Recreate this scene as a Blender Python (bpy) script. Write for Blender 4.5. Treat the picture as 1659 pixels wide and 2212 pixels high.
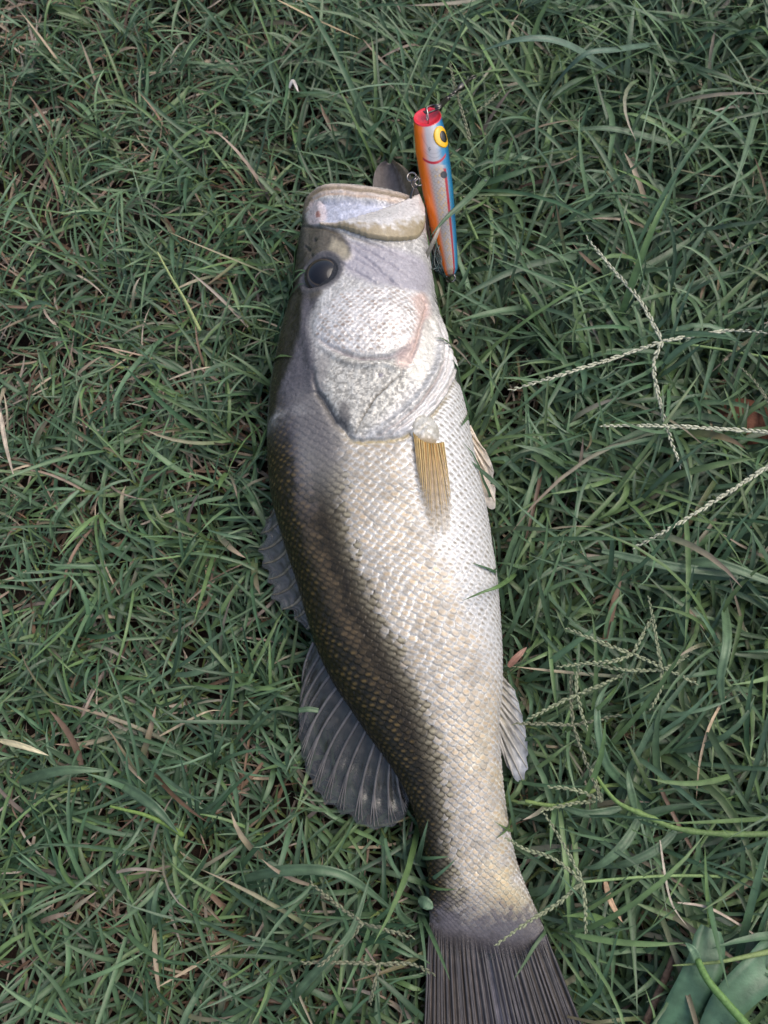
import bpy, math, random
import numpy as np
for o in list(bpy.data.objects): bpy.data.objects.remove(o)
rng = np.random.default_rng(7); random.seed(7)
scene = bpy.context.scene
# ------------------------------------------------------------------ camera, sky, sun, exposure
CZ, TILT, VFOV = 0.465, math.radians(16), math.radians(62)
cam_d = bpy.data.cameras.new('camera'); cam = bpy.data.objects.new('camera', cam_d)
scene.collection.objects.link(cam); scene.camera = cam
cam.location = (0, 0, CZ); cam.rotation_euler = (TILT, 0, 0)
cam_d.sensor_fit = 'VERTICAL'; cam_d.sensor_height = 24; cam_d.angle = VFOV
cam_d.clip_start = 0.01; cam_d.clip_end = 200
cam_d.dof.use_dof = True; cam_d.dof.focus_distance = 0.415; cam_d.dof.aperture_fstop = 9.0
SUN_EL, SUN_AZ = math.radians(58), math.radians(60)          # azimuth clockwise from +Y
world = bpy.data.worlds.new('World'); scene.world = world; world.use_nodes = True
nt = world.node_tree; nt.nodes.clear()
sky = nt.nodes.new('ShaderNodeTexSky'); sky.sky_type = 'NISHITA'; sky.sun_disc = False
sky.sun_elevation = SUN_EL; sky.sun_rotation = SUN_AZ; sky.dust_density = 5.0; sky.air_density = 1.0; sky.ozone_density = 1.5
bg = nt.nodes.new('ShaderNodeBackground'); bg.inputs[1].default_value = 0.15
wo = nt.nodes.new('ShaderNodeOutputWorld'); nt.links.new(sky.outputs[0], bg.inputs[0]); nt.links.new(bg.outputs[0], wo.inputs[0])
sd = bpy.data.lights.new('sun', 'SUN'); sd.energy = 0.9; sd.angle = math.radians(50); sd.color = (1, .95, .88)
sun = bpy.data.objects.new('sun', sd); scene.collection.objects.link(sun); sun.location = (.5, .5, 2)
sun.rotation_euler = (math.pi/2 - SUN_EL, 0, math.pi - SUN_AZ)
vs = scene.view_settings; vs.view_transform = 'Standard'; vs.look = 'None'; vs.gamma = 1; vs.exposure = 0.42
scene.render.resolution_x, scene.render.resolution_y = 768, 1024

# ------------------------------------------------------------------ measuring helpers (layout read off on a 1659 x 2212 grid)
TT = math.tan(VFOV/2); CT, ST = math.cos(TILT), math.sin(TILT)
S = 2.25e-4                                                   # metres per layout unit at the fish
def P(px, py, z):
    px = np.asarray(px, float); py = np.asarray(py, float); z = np.asarray(z, float)
    a = (px-829.5)/1106*TT; b = (1106-py)/1106*TT
    dy = b*CT + ST; dz = b*ST - CT
    k = (z-CZ)/dz
    return np.stack([a*k, dy*k, z+0*k], -1)
def proj(V):
    x, y, z = V[..., 0], V[..., 1], V[..., 2]-CZ
    yc = y*CT + z*ST; zc = -y*ST + z*CT
    return 829.5 + x/(-zc)/TT*1106, 1106 - yc/(-zc)/TT*1106
def crv(pts, n):
    """Catmull-Rom through pts (any dimension), n samples, uniform in control index"""
    p = np.asarray(pts, float); m = len(p)
    t = np.linspace(0, m-1, n); i = np.minimum(t.astype(int), m-2); f = (t-i)[:, None]
    g = lambda k: p[np.clip(k, 0, m-1)]
    p0, p1, p2, p3 = g(i-1), g(i), g(i+1), g(i+2)
    return .5*((2*p1)+(-p0+p2)*f+(2*p0-5*p1+4*p2-p3)*f**2+(-p0+3*p1-3*p2+p3)*f**3)
def arc(pts, n):
    c = crv(pts, 40*len(pts)); d = np.r_[0, np.cumsum(np.linalg.norm(np.diff(c, axis=0), axis=1))]
    t = np.linspace(0, d[-1], n)
    return np.stack([np.interp(t, d, c[:, k]) for k in range(c.shape[1])], -1)
def sstep(a, b, x):
    t = np.clip((x-a)/(b-a), 0, 1); return t*t*(3-2*t)
def vnoise(x, y, seed=0):
    xi = np.floor(x).astype(np.int64); yi = np.floor(y).astype(np.int64); fx = x-xi; fy = y-yi
    fx = fx*fx*(3-2*fx); fy = fy*fy*(3-2*fy)
    return ((hsh(xi, yi, seed)*(1-fx)+hsh(xi+1, yi, seed)*fx)*(1-fy) + (hsh(xi, yi+1, seed)*(1-fx)+hsh(xi+1, yi+1, seed)*fx)*fy)
def hsh(i, j, seed=0):
    h = (i*374761393 + j*668265263 + seed*974711) & 0x7fffffff
    h = ((h ^ (h >> 13))*1274126177) & 0x7fffffff
    return ((h ^ (h >> 16)) & 0xffff)/65535.0
def fbm(x, y, seed=0, o=3):
    return sum(vnoise(x*2**k, y*2**k, seed+k)*.5**k for k in range(o))/sum(.5**k for k in range(o))
C3 = lambda *c: np.array(c, float)

# ------------------------------------------------------------------ object helpers
col = scene.collection
def tag(o, label=None, cat=None, group=None, kind=None):
    for k, v in (('label', label), ('category', cat), ('group', group), ('kind', kind)):
        if v: o[k] = v
    return o
def empty(name, loc, label, cat, group=None):
    o = bpy.data.objects.new(name, None); o.location = [float(v) for v in loc]; o.empty_display_size = .01
    col.objects.link(o); return tag(o, label, cat, group)
def rootof(o):
    while o.parent: o = o.parent
    return o
def build(name, V, F, mat, parent=None, c=None, smooth=True, origin=None):
    V = np.asarray(V, float).reshape(-1, 3)
    if parent is not None: V = V - np.array(rootof(parent).location)
    elif origin is not None: V = V - np.asarray(origin, float)
    me = bpy.data.meshes.new(name)
    Fs = F if isinstance(F, list) else [F]
    me.vertices.add(len(V)); me.vertices.foreach_set('co', V.astype(np.float32).ravel())
    idx = np.concatenate([np.asarray(f).ravel() for f in Fs]).astype(np.int32)
    tot = np.concatenate([np.full(len(f), np.asarray(f).shape[1]) for f in Fs])
    st = np.r_[0, np.cumsum(tot)[:-1]].astype(np.int32)
    me.loops.add(len(idx)); me.loops.foreach_set('vertex_index', idx)
    me.polygons.add(len(st)); me.polygons.foreach_set('loop_start', st)
    me.polygons.foreach_set('use_smooth', np.full(len(st), smooth))
    if c is not None:
        c = np.asarray(c, float)
        if mat is M['fish'] and c.ndim == 2 and c.shape[1] == 3: c = np.c_[c, .20*sstep(.25, .5, c.mean(1))]
        if c.ndim == 1: c = np.tile(c, (len(V), 1))
        if c.shape[1] == 3: c = np.c_[c, np.ones(len(c))]
        a = me.color_attributes.new('col', 'FLOAT_COLOR', 'POINT'); a.data.foreach_set('color', c.astype(np.float32).ravel())
    me.update(calc_edges=True)
    me.materials.append(mat)
    o = bpy.data.objects.new(name, me); col.objects.link(o)
    if parent is not None: o.parent = parent
    elif origin is not None: o.location = [float(v) for v in origin]
    return o
def gridF(nu, nv, wrap=False, off=0):
    i, j = np.meshgrid(np.arange(nu-1), np.arange(nv if wrap else nv-1), indexing='ij')
    a = i*nv+j; b = i*nv+(j+1) % nv
    return (np.stack([a, b, b+nv, a+nv], -1).reshape(-1, 4) + off)
def frames(p):
    t = np.gradient(p, axis=0); t /= np.linalg.norm(t, axis=1)[:, None]+1e-12
    n = np.zeros_like(t); up = np.array([0, 0, 1.]) if abs(t[0, 2]) < .9 else np.array([1., 0, 0])
    v = up
    for i in range(len(t)):
        v = v - t[i]*np.dot(v, t[i]); v = v/(np.linalg.norm(v)+1e-12); n[i] = v
    return t, n, np.cross(t, n)
def tube(p, r, k=8, flat=1.0):
    """closed tapered tube through points p; flat squeezes it along its own up direction"""
    p = np.asarray(p, float); r = np.broadcast_to(np.asarray(r, float), len(p))
    p = np.r_[p[:1], p, p[-1:]]; r = np.r_[1e-6, r, 1e-6]
    q = p.copy(); q[0] = p[1]; t, n, b = frames(p[1:-1]); t = np.r_[t[:1], t, t[-1:]]; n = np.r_[n[:1], n, n[-1:]]; b = np.r_[b[:1], b, b[-1:]]
    a = np.arange(k)/k*2*np.pi
    V = p[:, None] + r[:, None, None]*(np.cos(a)[None, :, None]*b[:, None]+flat*np.sin(a)[None, :, None]*n[:, None])
    return V.reshape(-1, 3), gridF(len(p), k, True)
def ringpts(c, e1, e2, r1, r2, n=25, a0=0, a1=2*np.pi):
    a = np.linspace(a0, a1, n)
    return np.asarray(c) + np.cos(a)[:, None]*np.asarray(e1)*r1 + np.sin(a)[:, None]*np.asarray(e2)*r2
def joinm(parts):
    V, F, o = [], [], 0
    for v, f in parts: V.append(v); F.append(f+o); o += len(v)
    return np.concatenate(V), np.concatenate(F)

# ------------------------------------------------------------------ materials
def mat(name, color=None, rough=.5, spec=.5, metal=0, coat=0, coat_r=.1, bump=None, trans=0, alpha=False, var=None, rnoise=None, foil=False):
    m = bpy.data.materials.new(name); m.use_nodes = True; n = m.node_tree.nodes; L = m.node_tree.links
    b = n['Principled BSDF']; out = n['Material Output']
    b.inputs['Roughness'].default_value = rough; b.inputs['Specular IOR Level'].default_value = spec
    b.inputs['Metallic'].default_value = metal; b.inputs['Coat Weight'].default_value = coat; b.inputs['Coat Roughness'].default_value = coat_r
    tc = n.new('ShaderNodeTexCoord')
    if color is None:
        a = n.new('ShaderNodeAttribute'); a.attribute_name = 'col'; src = a.outputs['Color']
        if foil: L.new(a.outputs['Alpha'], b.inputs['Metallic'])
        if alpha: L.new(a.outputs['Alpha'], b.inputs['Alpha'])
    else:
        r = n.new('ShaderNodeRGB'); r.outputs[0].default_value = (*color, 1); src = r.outputs[0]
    if var:
        sc, amt = var
        nz = n.new('ShaderNodeTexNoise'); nz.inputs['Scale'].default_value = sc; nz.inputs['Detail'].default_value = 4
        L.new(tc.outputs['Object'], nz.inputs['Vector'])
        mr = n.new('ShaderNodeMapRange'); mr.inputs[1].default_value = .3; mr.inputs[2].default_value = .7
        mr.inputs[3].default_value = 1-amt; mr.inputs[4].default_value = 1+amt; L.new(nz.outputs[0], mr.inputs[0])
        mx = n.new('ShaderNodeVectorMath'); mx.operation = 'SCALE'; L.new(src, mx.inputs[0]); L.new(mr.outputs[0], mx.inputs['Scale']); src = mx.outputs[0]
    L.new(src, b.inputs['Base Color'])
    if rnoise:
        sc, lo, hi = rnoise
        nz = n.new('ShaderNodeTexNoise'); nz.inputs['Scale'].default_value = sc; L.new(tc.outputs['Object'], nz.inputs['Vector'])
        mr = n.new('ShaderNodeMapRange'); mr.inputs[1].default_value = .35; mr.inputs[2].default_value = .65; mr.inputs[3].default_value = lo; mr.inputs[4].default_value = hi
        L.new(nz.outputs[0], mr.inputs[0]); L.new(mr.outputs[0], b.inputs['Roughness'])
    if bump:
        sc, dist = bump
        nz = n.new('ShaderNodeTexNoise'); nz.inputs['Scale'].default_value = sc; nz.inputs['Detail'].default_value = 5; L.new(tc.outputs['Object'], nz.inputs['Vector'])
        bp = n.new('ShaderNodeBump'); bp.inputs['Strength'].default_value = 1; bp.inputs['Distance'].default_value = dist
        L.new(nz.outputs[0], bp.inputs['Height']); L.new(bp.outputs[0], b.inputs['Normal']); L.new(bp.outputs[0], b.inputs['Coat Normal'])
    if trans:
        t = n.new('ShaderNodeBsdfTranslucent'); L.new(src, t.inputs[0]); ms = n.new('ShaderNodeMixShader'); ms.inputs[0].default_value = trans
        L.new(b.outputs[0], ms.inputs[1]); L.new(t.outputs[0], ms.inputs[2]); L.new(ms.outputs[0], out.inputs[0])
    return m
M = dict(
    soil=mat('soil', (.022, .015, .011), .95, .2, bump=(300, .002), var=(90, .6)),
    grass=mat('grass_blade', None, .42, .42, trans=.13, var=(160, .22), bump=(900, .00015)),
    thatch=mat('dry_grass', None, .75, .25, trans=.12, var=(300, .3)),
    fish=mat('fish_skin', None, .42, .34, coat=.12, coat_r=.3, bump=(1100, .00016), var=(700, .12), rnoise=(500, .25, .5), foil=True),
    fin=mat('fin_membrane', None, .32, .5, coat=.35, coat_r=.15, alpha=True, bump=(700, .0002), var=(260, .25)),
    ray=mat('fin_ray', None, .35, .5, coat=.3, coat_r=.2, var=(400, .2)),
    eye=mat('fish_eye', None, .08, .4, coat=.25, coat_r=.02),
    lure=mat('lure_paint', None, .3, .42, coat=.3, coat_r=.08, bump=(900, .00006)),
    steel=mat('steel', (.38, .36, .34), .25, .5, metal=1),
    black_steel=mat('black_steel', (.13, .12, .11), .28, .5, metal=1),
    dressing=mat('tinsel', (.02, .05, .05), .25, .6, coat=.4, coat_r=.1),
    seed=mat('seed_spike', None, .6, .35, trans=.12, var=(900, .25)),
    wood=mat('twig', (.13, .085, .06), .85, .2, bump=(600, .0008), var=(250, .5)),
    dead=mat('dead_leaf', (.17, .07, .04), .7, .3, bump=(350, .0006), var=(120, .45)),
    dew=mat('dew', (.8, .85, .9), .03, .5),
)
dn = M['dew'].node_tree.nodes['Principled BSDF']; dn.inputs['Transmission Weight'].default_value = 1.0; dn.inputs['IOR'].default_value = 1.33

# ------------------------------------------------------------------ ground
gx = np.unique(np.r_[np.linspace(-12, -.7, 12), np.linspace(-.7, .7, 140), np.linspace(.7, 12, 12)])
gy = np.unique(np.r_[np.linspace(-12, -.5, 12), np.linspace(-.5, .95, 140), np.linspace(.95, 12, 12)])
X, Y = np.meshgrid(gx, gy, indexing='ij')
Z = -.004*fbm(X*40, Y*40, 3, 3)
tag(build('ground', np.stack([X, Y, Z], -1), gridF(len(gx), len(gy)), M['soil']), 'dark brown soil under the lawn', 'ground', kind='structure')

# ================================================================== the bass
ST_ = [  # dorsal edge x,y | belly edge x,y | half thickness mm | mid height mm
 (676,419, 903,446, 11.5, 45), (661,440, 916,474, 16.5, 45), (655,483, 919,512, 20.5, 45), (645,530, 926,560, 24, 44), (638,590, 932,620, 27, 44),
 (627,650, 940,665, 30, 43.5), (610,715, 956,725, 32, 43), (597,775, 972,780, 34, 42.5), (587,830, 988,830, 35, 42), (581,890, 1004,890, 35.5, 41.5),
 (579,950, 1015,945, 36, 41), (581,1010, 1027,1005, 36, 41), (588,1075, 1041,1070, 36, 41), (602,1130, 1050,1115, 35.5, 40.5), (622,1195, 1060,1180, 35, 40),
 (645,1265, 1069,1245, 34, 40), (668,1345, 1075,1315, 32.5, 39.5), (690,1410, 1079,1375, 31, 39), (722,1475, 1081,1440, 28.5, 38), (762,1535, 1079,1500, 26, 37),
 (803,1595, 1073,1560, 23.5, 36), (840,1645, 1076,1620, 21, 35), (874,1700, 1081,1680, 18.5, 34), (900,1760, 1088,1740, 16.5, 33.5), (915,1820, 1098,1800, 14.5, 33),
 (926,1875, 1112,1860, 12.5, 32.5), (931,1920, 1132,1915, 10.5, 32), (930,1955, 1155,1965, 7.5, 31.5), (929,2000, 1178,2015, 4.6, 31.2), (928,2048, 1197,2066, 1.5, 31.2)]
NU, NVT, NVB = 1120, 364, 60
stn = crv(np.array(ST_, float), NU)
Lp = P(stn[:, 0], stn[:, 1], stn[:, 5]/1000); Rp = P(stn[:, 2], stn[:, 3], stn[:, 5]/1000)
Th = stn[:, 4]/1000; Zm = stn[:, 5]/1000
vt = np.linspace(0, 1, NVT); th = np.pi*vt
cw = np.sign(np.cos(th))*np.abs(np.cos(th))**.88; sw = np.sin(th)**.92
B = Rp[:, None]*(.5+.5*cw)[None, :, None] + Lp[:, None]*(.5-.5*cw)[None, :, None]
B[..., 2] = Zm[:, None] + Th[:, None]*sw[None]
gu = np.gradient(B, axis=0); gv = np.gradient(B, axis=1); Nn = np.cross(gu, gv)
Nn /= np.linalg.norm(Nn, axis=2)[..., None]+1e-15
if Nn[NU//2, NVT//2, 2] < 0: Nn = -Nn
PX, PY = proj(B)
sub = np.s_[::2, 2:-2:2]
def on_idx(pt):
    d = (PX[sub]-pt[0])**2 + (PY[sub]-pt[1])**2
    i, j = np.unravel_index(np.argmin(d), d.shape); return i*2, j*2+2
def on_body(pts): return np.array([B[on_idx(p)] for p in pts])
PLx, PLy = B[..., 0], B[..., 1]                               # plan coordinates of every surface point
U = np.broadcast_to(np.linspace(0, 1, NU)[:, None], (NU, NVT)); Vv = np.broadcast_to(vt[None], (NU, NVT))
iu_head = on_idx((830, 985))[0]+60; HS = np.s_[:iu_head]
hx, hy = PLx[HS], PLy[HS]
def polydist(pts, x, y, n=None):
    c = on_body(crv(pts, n or 6*len(pts)))[:, :2]
    best = np.full(x.shape, 1e9); tt = np.zeros(x.shape); side = np.zeros(x.shape)
    m = len(c)
    for k in range(m-1):
        a, b = c[k], c[k+1]; d = b-a; l2 = d@d
        if l2 < 1e-14: continue
        t = np.clip(((x-a[0])*d[0]+(y-a[1])*d[1])/l2, 0, 1)
        ex, ey = x-a[0]-t*d[0], y-a[1]-t*d[1]; q = ex*ex+ey*ey
        w = q < best; best = np.where(w, q, best); tt = np.where(w, (k+t)/(m-1), tt); side = np.where(w, np.sign(d[0]*ey-d[1]*ex), side)
    return np.sqrt(best)/S, tt, side
def polymask(pts, x, y, soft):
    """1 inside the closed outline, fading over soft layout units"""
    c = on_body(crv(list(pts)+[pts[0]], 5*len(pts)+1))[:, :2]
    ins = np.zeros(x.shape, bool); best = np.full(x.shape, 1e9)
    for a, b in zip(c[:-1], c[1:]):
        d = b-a; l2 = d@d
        if l2 < 1e-14: continue
        t = np.clip(((x-a[0])*d[0]+(y-a[1])*d[1])/l2, 0, 1)
        q = (x-a[0]-t*d[0])**2 + (y-a[1]-t*d[1])**2; best = np.minimum(best, q)
        if abs(d[1]) > 1e-12:
            cr = ((a[1] > y) != (b[1] > y)) & (x < d[0]*(y-a[1])/d[1]+a[0]); ins ^= cr
    sdv = np.sqrt(best)/S*np.where(ins, 1, -1)
    return sstep(-soft, soft, sdv), sdv
D = np.zeros((NU, NVT)); COL = np.zeros((NU, NVT, 3))
def lay(target, m, c): target[:] = target*(1-m[..., None]) + m[..., None]*np.asarray(c)

# --- lateral line and body scales -------------------------------------------------
ss = np.r_[0, np.cumsum(np.linalg.norm(np.diff((Lp+Rp)/2, axis=0), axis=1))]
W = np.concatenate([np.zeros((NU, 1)), np.cumsum(np.linalg.norm(np.diff(B, axis=1), axis=2), axis=1)], 1)
edge = [(700,760),(716,860),(742,940),(742,1010),(748,1100),(772,1185),(805,1275),(850,1355),(885,1430),(922,1510),(952,1600),(966,1700),(976,1780),(988,1870),(995,1930),(1000,1990),(1005,2050)]
ei = np.array([on_idx(p) for p in crv(edge, 60)])
o_ = np.argsort(ei[:, 0]); ue = ei[o_, 0]; ve = ei[o_, 1]
jl = np.interp(np.arange(NU), ue, ve); k = np.ones(81)/81; jl = np.convolve(np.pad(jl, 40, mode='edge'), k, 'valid')
Wl = np.array([np.interp(jl[i], np.arange(NVT), W[i]) for i in range(NU)])
dl = (W - Wl[:, None])/S                                      # + = towards the back, - = towards the belly
un = np.linspace(0, 1, NU); size = np.interp(un, [0, .35, .62, .85, 1], [.84, 1.0, 1.02, .74, .5])
A_, da = 22.5, 9.6
a_ = np.r_[0, np.cumsum(np.diff(ss)/(S*(size[1:]+size[:-1])/2))][:, None] + 0*W
# rows bow backwards away from the lateral line a little
c_ = dl/size[:, None]; warp = 14*vnoise(a_/75, c_/75, 5)+3*vnoise(a_/17, c_/17, 6); a_w = a_ + warp; c_w = c_ + 12*vnoise(a_/85, c_/85, 8)
i0 = np.floor(a_w/da).astype(int)
LA = np.zeros_like(a_w); LC = np.zeros_like(a_w); SI = np.zeros_like(i0); SJ = np.zeros_like(i0); done = np.zeros(a_w.shape, bool)
LL, RW = 2.75*da, .60*A_
for di in (-2, -1, 0, 1):
    i = i0+di; off = .5*(i & 1)
    jb = np.round(c_w/A_-off).astype(int)
    for dj in (0,):
        j = jb+dj
        jit = (hsh(i, j, 11)-.5)*4.2; jic = (hsh(i, j, 12)-.5)*4.5
        la = (a_w-i*da-jit)/LL; lc = (c_w-(j+off)*A_-jic)/RW
        ok = (~done) & (np.where(la > 0, la*la, la*la*.2)+np.abs(lc)**2.3 < 1)
        LA = np.where(ok, la, LA); LC = np.where(ok, lc, LC); SI = np.where(ok, i, SI); SJ = np.where(ok, j, SJ); done |= ok
RE = 1-np.sqrt(np.maximum(LA, 0)**2+np.abs(LC)**2.3)          # 0 at the free rim of a scale
hs = hsh(SI, SJ, 21); hs2 = hsh(SI, SJ, 22)
scale_h = (.25+.75*LA)*(1-.25*LC**2) - .5*np.exp(-(np.maximum(RE, 0)/.05)**2)
rim = np.exp(-(np.maximum(RE, 0)/.10)**2); heart = np.exp(-((LA-.66)/.20)**2-(LC/.62)**4)
scale_on = 1-.7*sstep(.92, .965, U)
xp, yp = PLx/S, PLy/S
n1 = fbm(xp/60, yp/60, 31); n2 = fbm(xp/13, yp/13, 35); n3 = fbm(xp/3.2, yp/3.2, 39)
# flank: silver with tan hearts, belly: whiter with small grey hearts, dark stripe and dark back
silver = C3(.44, .43, .395)[None, None]*(.75+.5*n2[..., None])
tan = C3(.37, .275, .165); white = C3(.70, .71, .70)
flank = silver*1.0; 
hk = heart*(.55+.45*hs)
lay(flank, hk*.9, tan*(.75+.5*hs2[..., None])); lay(flank, rim*sstep(.25, .6, n2)*(.55+.6*n3), white); flank *= (.74+.22*sstep(.25, .75, n1)+.26*hs)[..., None]
belly = np.ones_like(flank)*C3(.58, .58, .575)*(.8+.4*n3[..., None]); lay(belly, np.exp(-((LA-.62)/.16)**2-(LC/.42)**4)*(.5+.5*hs), C3(.19, .175, .14)); lay(belly, rim*.7, white)
bt = np.interp(U, [0, .35, .5, .7, .82, .95], [90, 90, 130, 120, 75, 60]); bz = sstep(0, -75, dl + bt + 50*(n1-.5))*(.95-.35*sstep(.55, .8, U))
lay(flank, bz, 0); flank += belly*bz[..., None]
gold = sstep(.60, .85, U)*np.exp(-((dl+105)/60)**2)*sstep(.35, .7, n1)
flank *= 1-gold[..., None]*(1-C3(.92, .86, .66))
stripe = np.ones_like(flank)*C3(.028, .021, .010)*(.55+.9*n2[..., None])
pale = heart*sstep(55, -5, dl)*(.3+.7*hs); lay(stripe, pale*.9, C3(.40, .36, .25)); lay(stripe, rim*.35*sstep(60, 0, dl), C3(.2, .18, .12))
midc = C3(.050, .037, .020)+(C3(.085, .078, .090)-C3(.050, .037, .020))*sstep(.50, .36, U)[..., None]  # towards the head, lavender sky sheen of wet skin is put into the grey
mid = midc*(.6+.8*n2[..., None]); lay(mid, np.exp(-((LA-.72)/.16)**2-(LC/.55)**4)*(.1+.8*hs2)*.8, C3(.18, .122, .06)); lay(mid, np.exp(-((LA-.30)/.16)**2)*.4, C3(.03, .025, .018))
back = np.ones_like(flank)*C3(.015, .012, .005)*(.6+.8*n2[..., None]); lay(back, np.exp(-((LA-.74)/.10)**2-(LC/.42)**4)*(.05+.95*hs2**1.3)*.8, C3(.19, .125, .04))
jg = 36*(hs-.5)+30*(n2-.5)
skin = flank.copy()
for m_, c_lay in ((sstep(-14, 16, dl+jg), stripe), (sstep(62, 88, dl+jg*.6)*sstep(.86, .70, U+.1*(n1-.5)), mid), (sstep(95, 135, dl+jg*.6+75*sstep(.5, .8, U)), back)):
    skin = skin*(1-m_[..., None]) + c_lay*m_[..., None]
# front of the stripe breaks up into the grey shoulder
fr = sstep(.47, .36, U)*sstep(-30, 10, dl+jg)*sstep(125, 80, dl); lay(skin, fr*.75, C3(.25, .245, .23)*1.0)
tailz = sstep(.895, .955, U+.05*(n2-.5)+.03*(hs-.5)); lay(skin, tailz*.92, C3(.105, .097, .106)*(.7+.6*n2[..., None])); lay(skin, sstep(.955, .995, U), C3(.060, .054, .058)*(.7+.6*n2[..., None])); 
COL[:] = skin; D += scale_on*scale_h*S*3.6*np.interp(un, [0, .4, .7, 1], [.85, .95, 1.75, 1.3])[:, None]*(1-.45*sstep(90, 150, dl))

# --- head ------------------------------------------------------------------------
H = COL[HS]; dh = np.zeros_like(hx)
q1, q2, q3 = n1[HS], n2[HS], n3[HS]
gill = [(560,905),(640,862),(690,850),(722,902),(762,948),(800,952),(842,949),(892,932),(930,898),(958,862),(985,815),(1030,790)]
gd, gt_, gs = polydist(gill, hx, hy)
headpoly = gill + [(1060,700),(1010,380),(600,370),(540,700)]
hm, hsd = polymask(headpoly, hx, hy, 4)
fx_ = sstep(*on_body([(648,850),(694,850)])[:, 0], hx)
hm = hm*fx_ + sstep(-55, 45, hsd+30*(q2-.5))*(1-fx_)
shoulder = polymask([(560,930),(600,830),(640,800),(700,860),(735,930),(720,1000),(650,960)], hx, hy, 45)[0]
vein = np.exp(-(np.abs(fbm(hx/S/9, hy/S/9, 45, 2)-.5)/.035)**2); glit = np.clip(.55*sstep(.35, .65, fbm(hx/S/5.5, hy/S/5.5, 47, 2))+.75*vein, 0, 1)  # glitter mask: white glints put into the head colour, plus vein-like lines
head = np.ones_like(H)*C3(.62, .61, .585)*(.55+.55*glit[..., None])*(.75+.5*q2[..., None])
def hp(pts, soft, c, s=1.0):
    m, sdv = polymask(pts, hx, hy, soft); lay(head, m*s, c); return m, sdv
# pale grey-silver gill cover
hp([(690,770),(860,785),(880,830),(830,900),(765,945),(700,860)], 12, C3(.52, .51, .46)*(.45+.8*glit[..., None])*(.7+.6*q2[..., None]), .9); 
hp([(735,520),(900,560),(915,640),(830,625),(745,590)], 16, C3(.34, .325, .36)*(.7+.6*q2[..., None]), .95)
# cheek scales
chk, chs = polymask([(735,640),(800,625),(905,640),(912,690),(888,732),(850,752),(790,765),(735,758),(690,742),(684,695)], hx, hy, 8)
gxp, gyp = hx/S, hy/S; sa = 15.5; sb = 8.2
r0 = np.floor(-gyp/sb).astype(int); cl = np.zeros_like(gxp); clc = np.zeros_like(gxp); cd = np.zeros(gxp.shape, bool); ci = np.zeros_like(r0); cj = np.zeros_like(r0)
wx = gxp+7*q1+3*q2; wy = -gyp+10*vnoise(gxp/40, gyp/40, 77)
r0 = np.floor(wy/sb).astype(int)
for di in (-2, -1, 0, 1):
    i = r0+di; off = .5*(i & 1); j = np.round(wx/sa-off).astype(int)
    la = (wy-i*sb-(hsh(i, j, 51)-.5)*3)/(2.5*sb); lc = (wx-(j+off)*sa-(hsh(i, j, 52)-.5)*4)/(.62*sa)
    ok = (~cd) & (np.where(la > 0, la*la, .2*la*la)+lc*lc < 1); cl = np.where(ok, la, cl); clc = np.where(ok, lc, clc); ci = np.where(ok, i, ci); cj = np.where(ok, j, cj); cd |= ok
cre = np.maximum(1-np.sqrt(np.maximum(cl, 0)**2+clc**2), 0); cheart = np.exp(-((cl-.62)/.2)**2-(clc/.6)**4); crim = np.exp(-(cre/.12)**2)
chc = np.ones_like(head)*C3(.58, .565, .55)*(.75+.5*q3[..., None]); lay(chc, cheart*hsh(ci, cj, 53)**.7*sstep(.25, .55, q2+.2*q1)*1.0, C3(.30, .235, .19)); lay(chc, crim*.75, white)
head[:] = head*(1-chk[..., None])+chc*chk[..., None]; dh += chk*(.2+.8*cl)*S*2.6 + 1.6e-3*sstep(0, 60, chs)
# pink fold in front of the gill cover
pk, _ = hp([(880,650),(912,640),(925,700),(905,745),(895,790),(860,795),(855,770),(885,735),(895,690)], 10, C3(.50, .38, .335), .9)
hp([(905,700),(935,690),(930,780),(905,830),(880,810),(895,770)], 8, C3(.62, .60, .54), .8)
# snout and dorsal side of the head
hp([(640,470),(688,488),(735,507),(757,540),(752,560),(720,562),(690,560),(700,640),(650,660),(600,640)], 9, C3(.095, .082, .060)*(.7+.6*q2[..., None]), .97)
hp([(720,520),(752,540),(758,566),(735,572),(716,548)], 7, C3(.36, .32, .235), .8)
hp([(600,600),(660,560),(668,640),(690,650),(672,700),(684,770),(690,850),(650,880),(560,860)], 16, C3(.085, .079, .09)*(.7+.6*q2[..., None]), .95)  # purple-grey band behind the eye, with sky sheen painted into its tone
hp([(690,770),(715,775),(705,830),(700,860),(680,840)], 10, C3(.26, .25, .24), .8)
hp([(560,440),(652,455),(658,520),(660,560),(658,620),(652,700),(632,770),(604,840),(590,900),(540,900)], 9, C3(.022, .020, .012), 1)
head *= (1-.35*sstep(.45, .75, q2)[..., None]*sstep(-5, 5, hsd)[..., None]*.6)
# lip, membrane and mouth end
lipd, lipt, _ = polydist([(662,446),(676,424),(720,416),(800,423),(860,434),(905,448)], hx, hy)
lm = sstep(24, 10, lipd+14*(q2-.5)); lay(head, lm, C3(.50, .42, .36)*(.75+.5*q2[..., None])); lay(head, sstep(26, 21, lipd)*sstep(14, 19, lipd)*.6, C3(.40, .27, .18)); lay(head, lm*sstep(.45, .08, lipt+.2*(q2-.5))*.9, C3(.13, .095, .055)); lay(head, sstep(11, 3, lipd)*.8, C3(.17, .13, .075))
dh += .8e-3*np.exp(-((lipd-10)/8)**2)
mb, mbs = hp([(696,440),(760,436),(850,447),(885,452),(820,466),(750,486),(704,489)], 10, C3(.44, .46, .55)*(.55+.9*q2[..., None]), .9); dh -= 2.6e-3*mb
hp([(672,440),(700,440),(706,470),(690,488),(668,480)], 6, C3(.50, .43, .44)*(.6+.8*q2[..., None]), .8)
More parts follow.
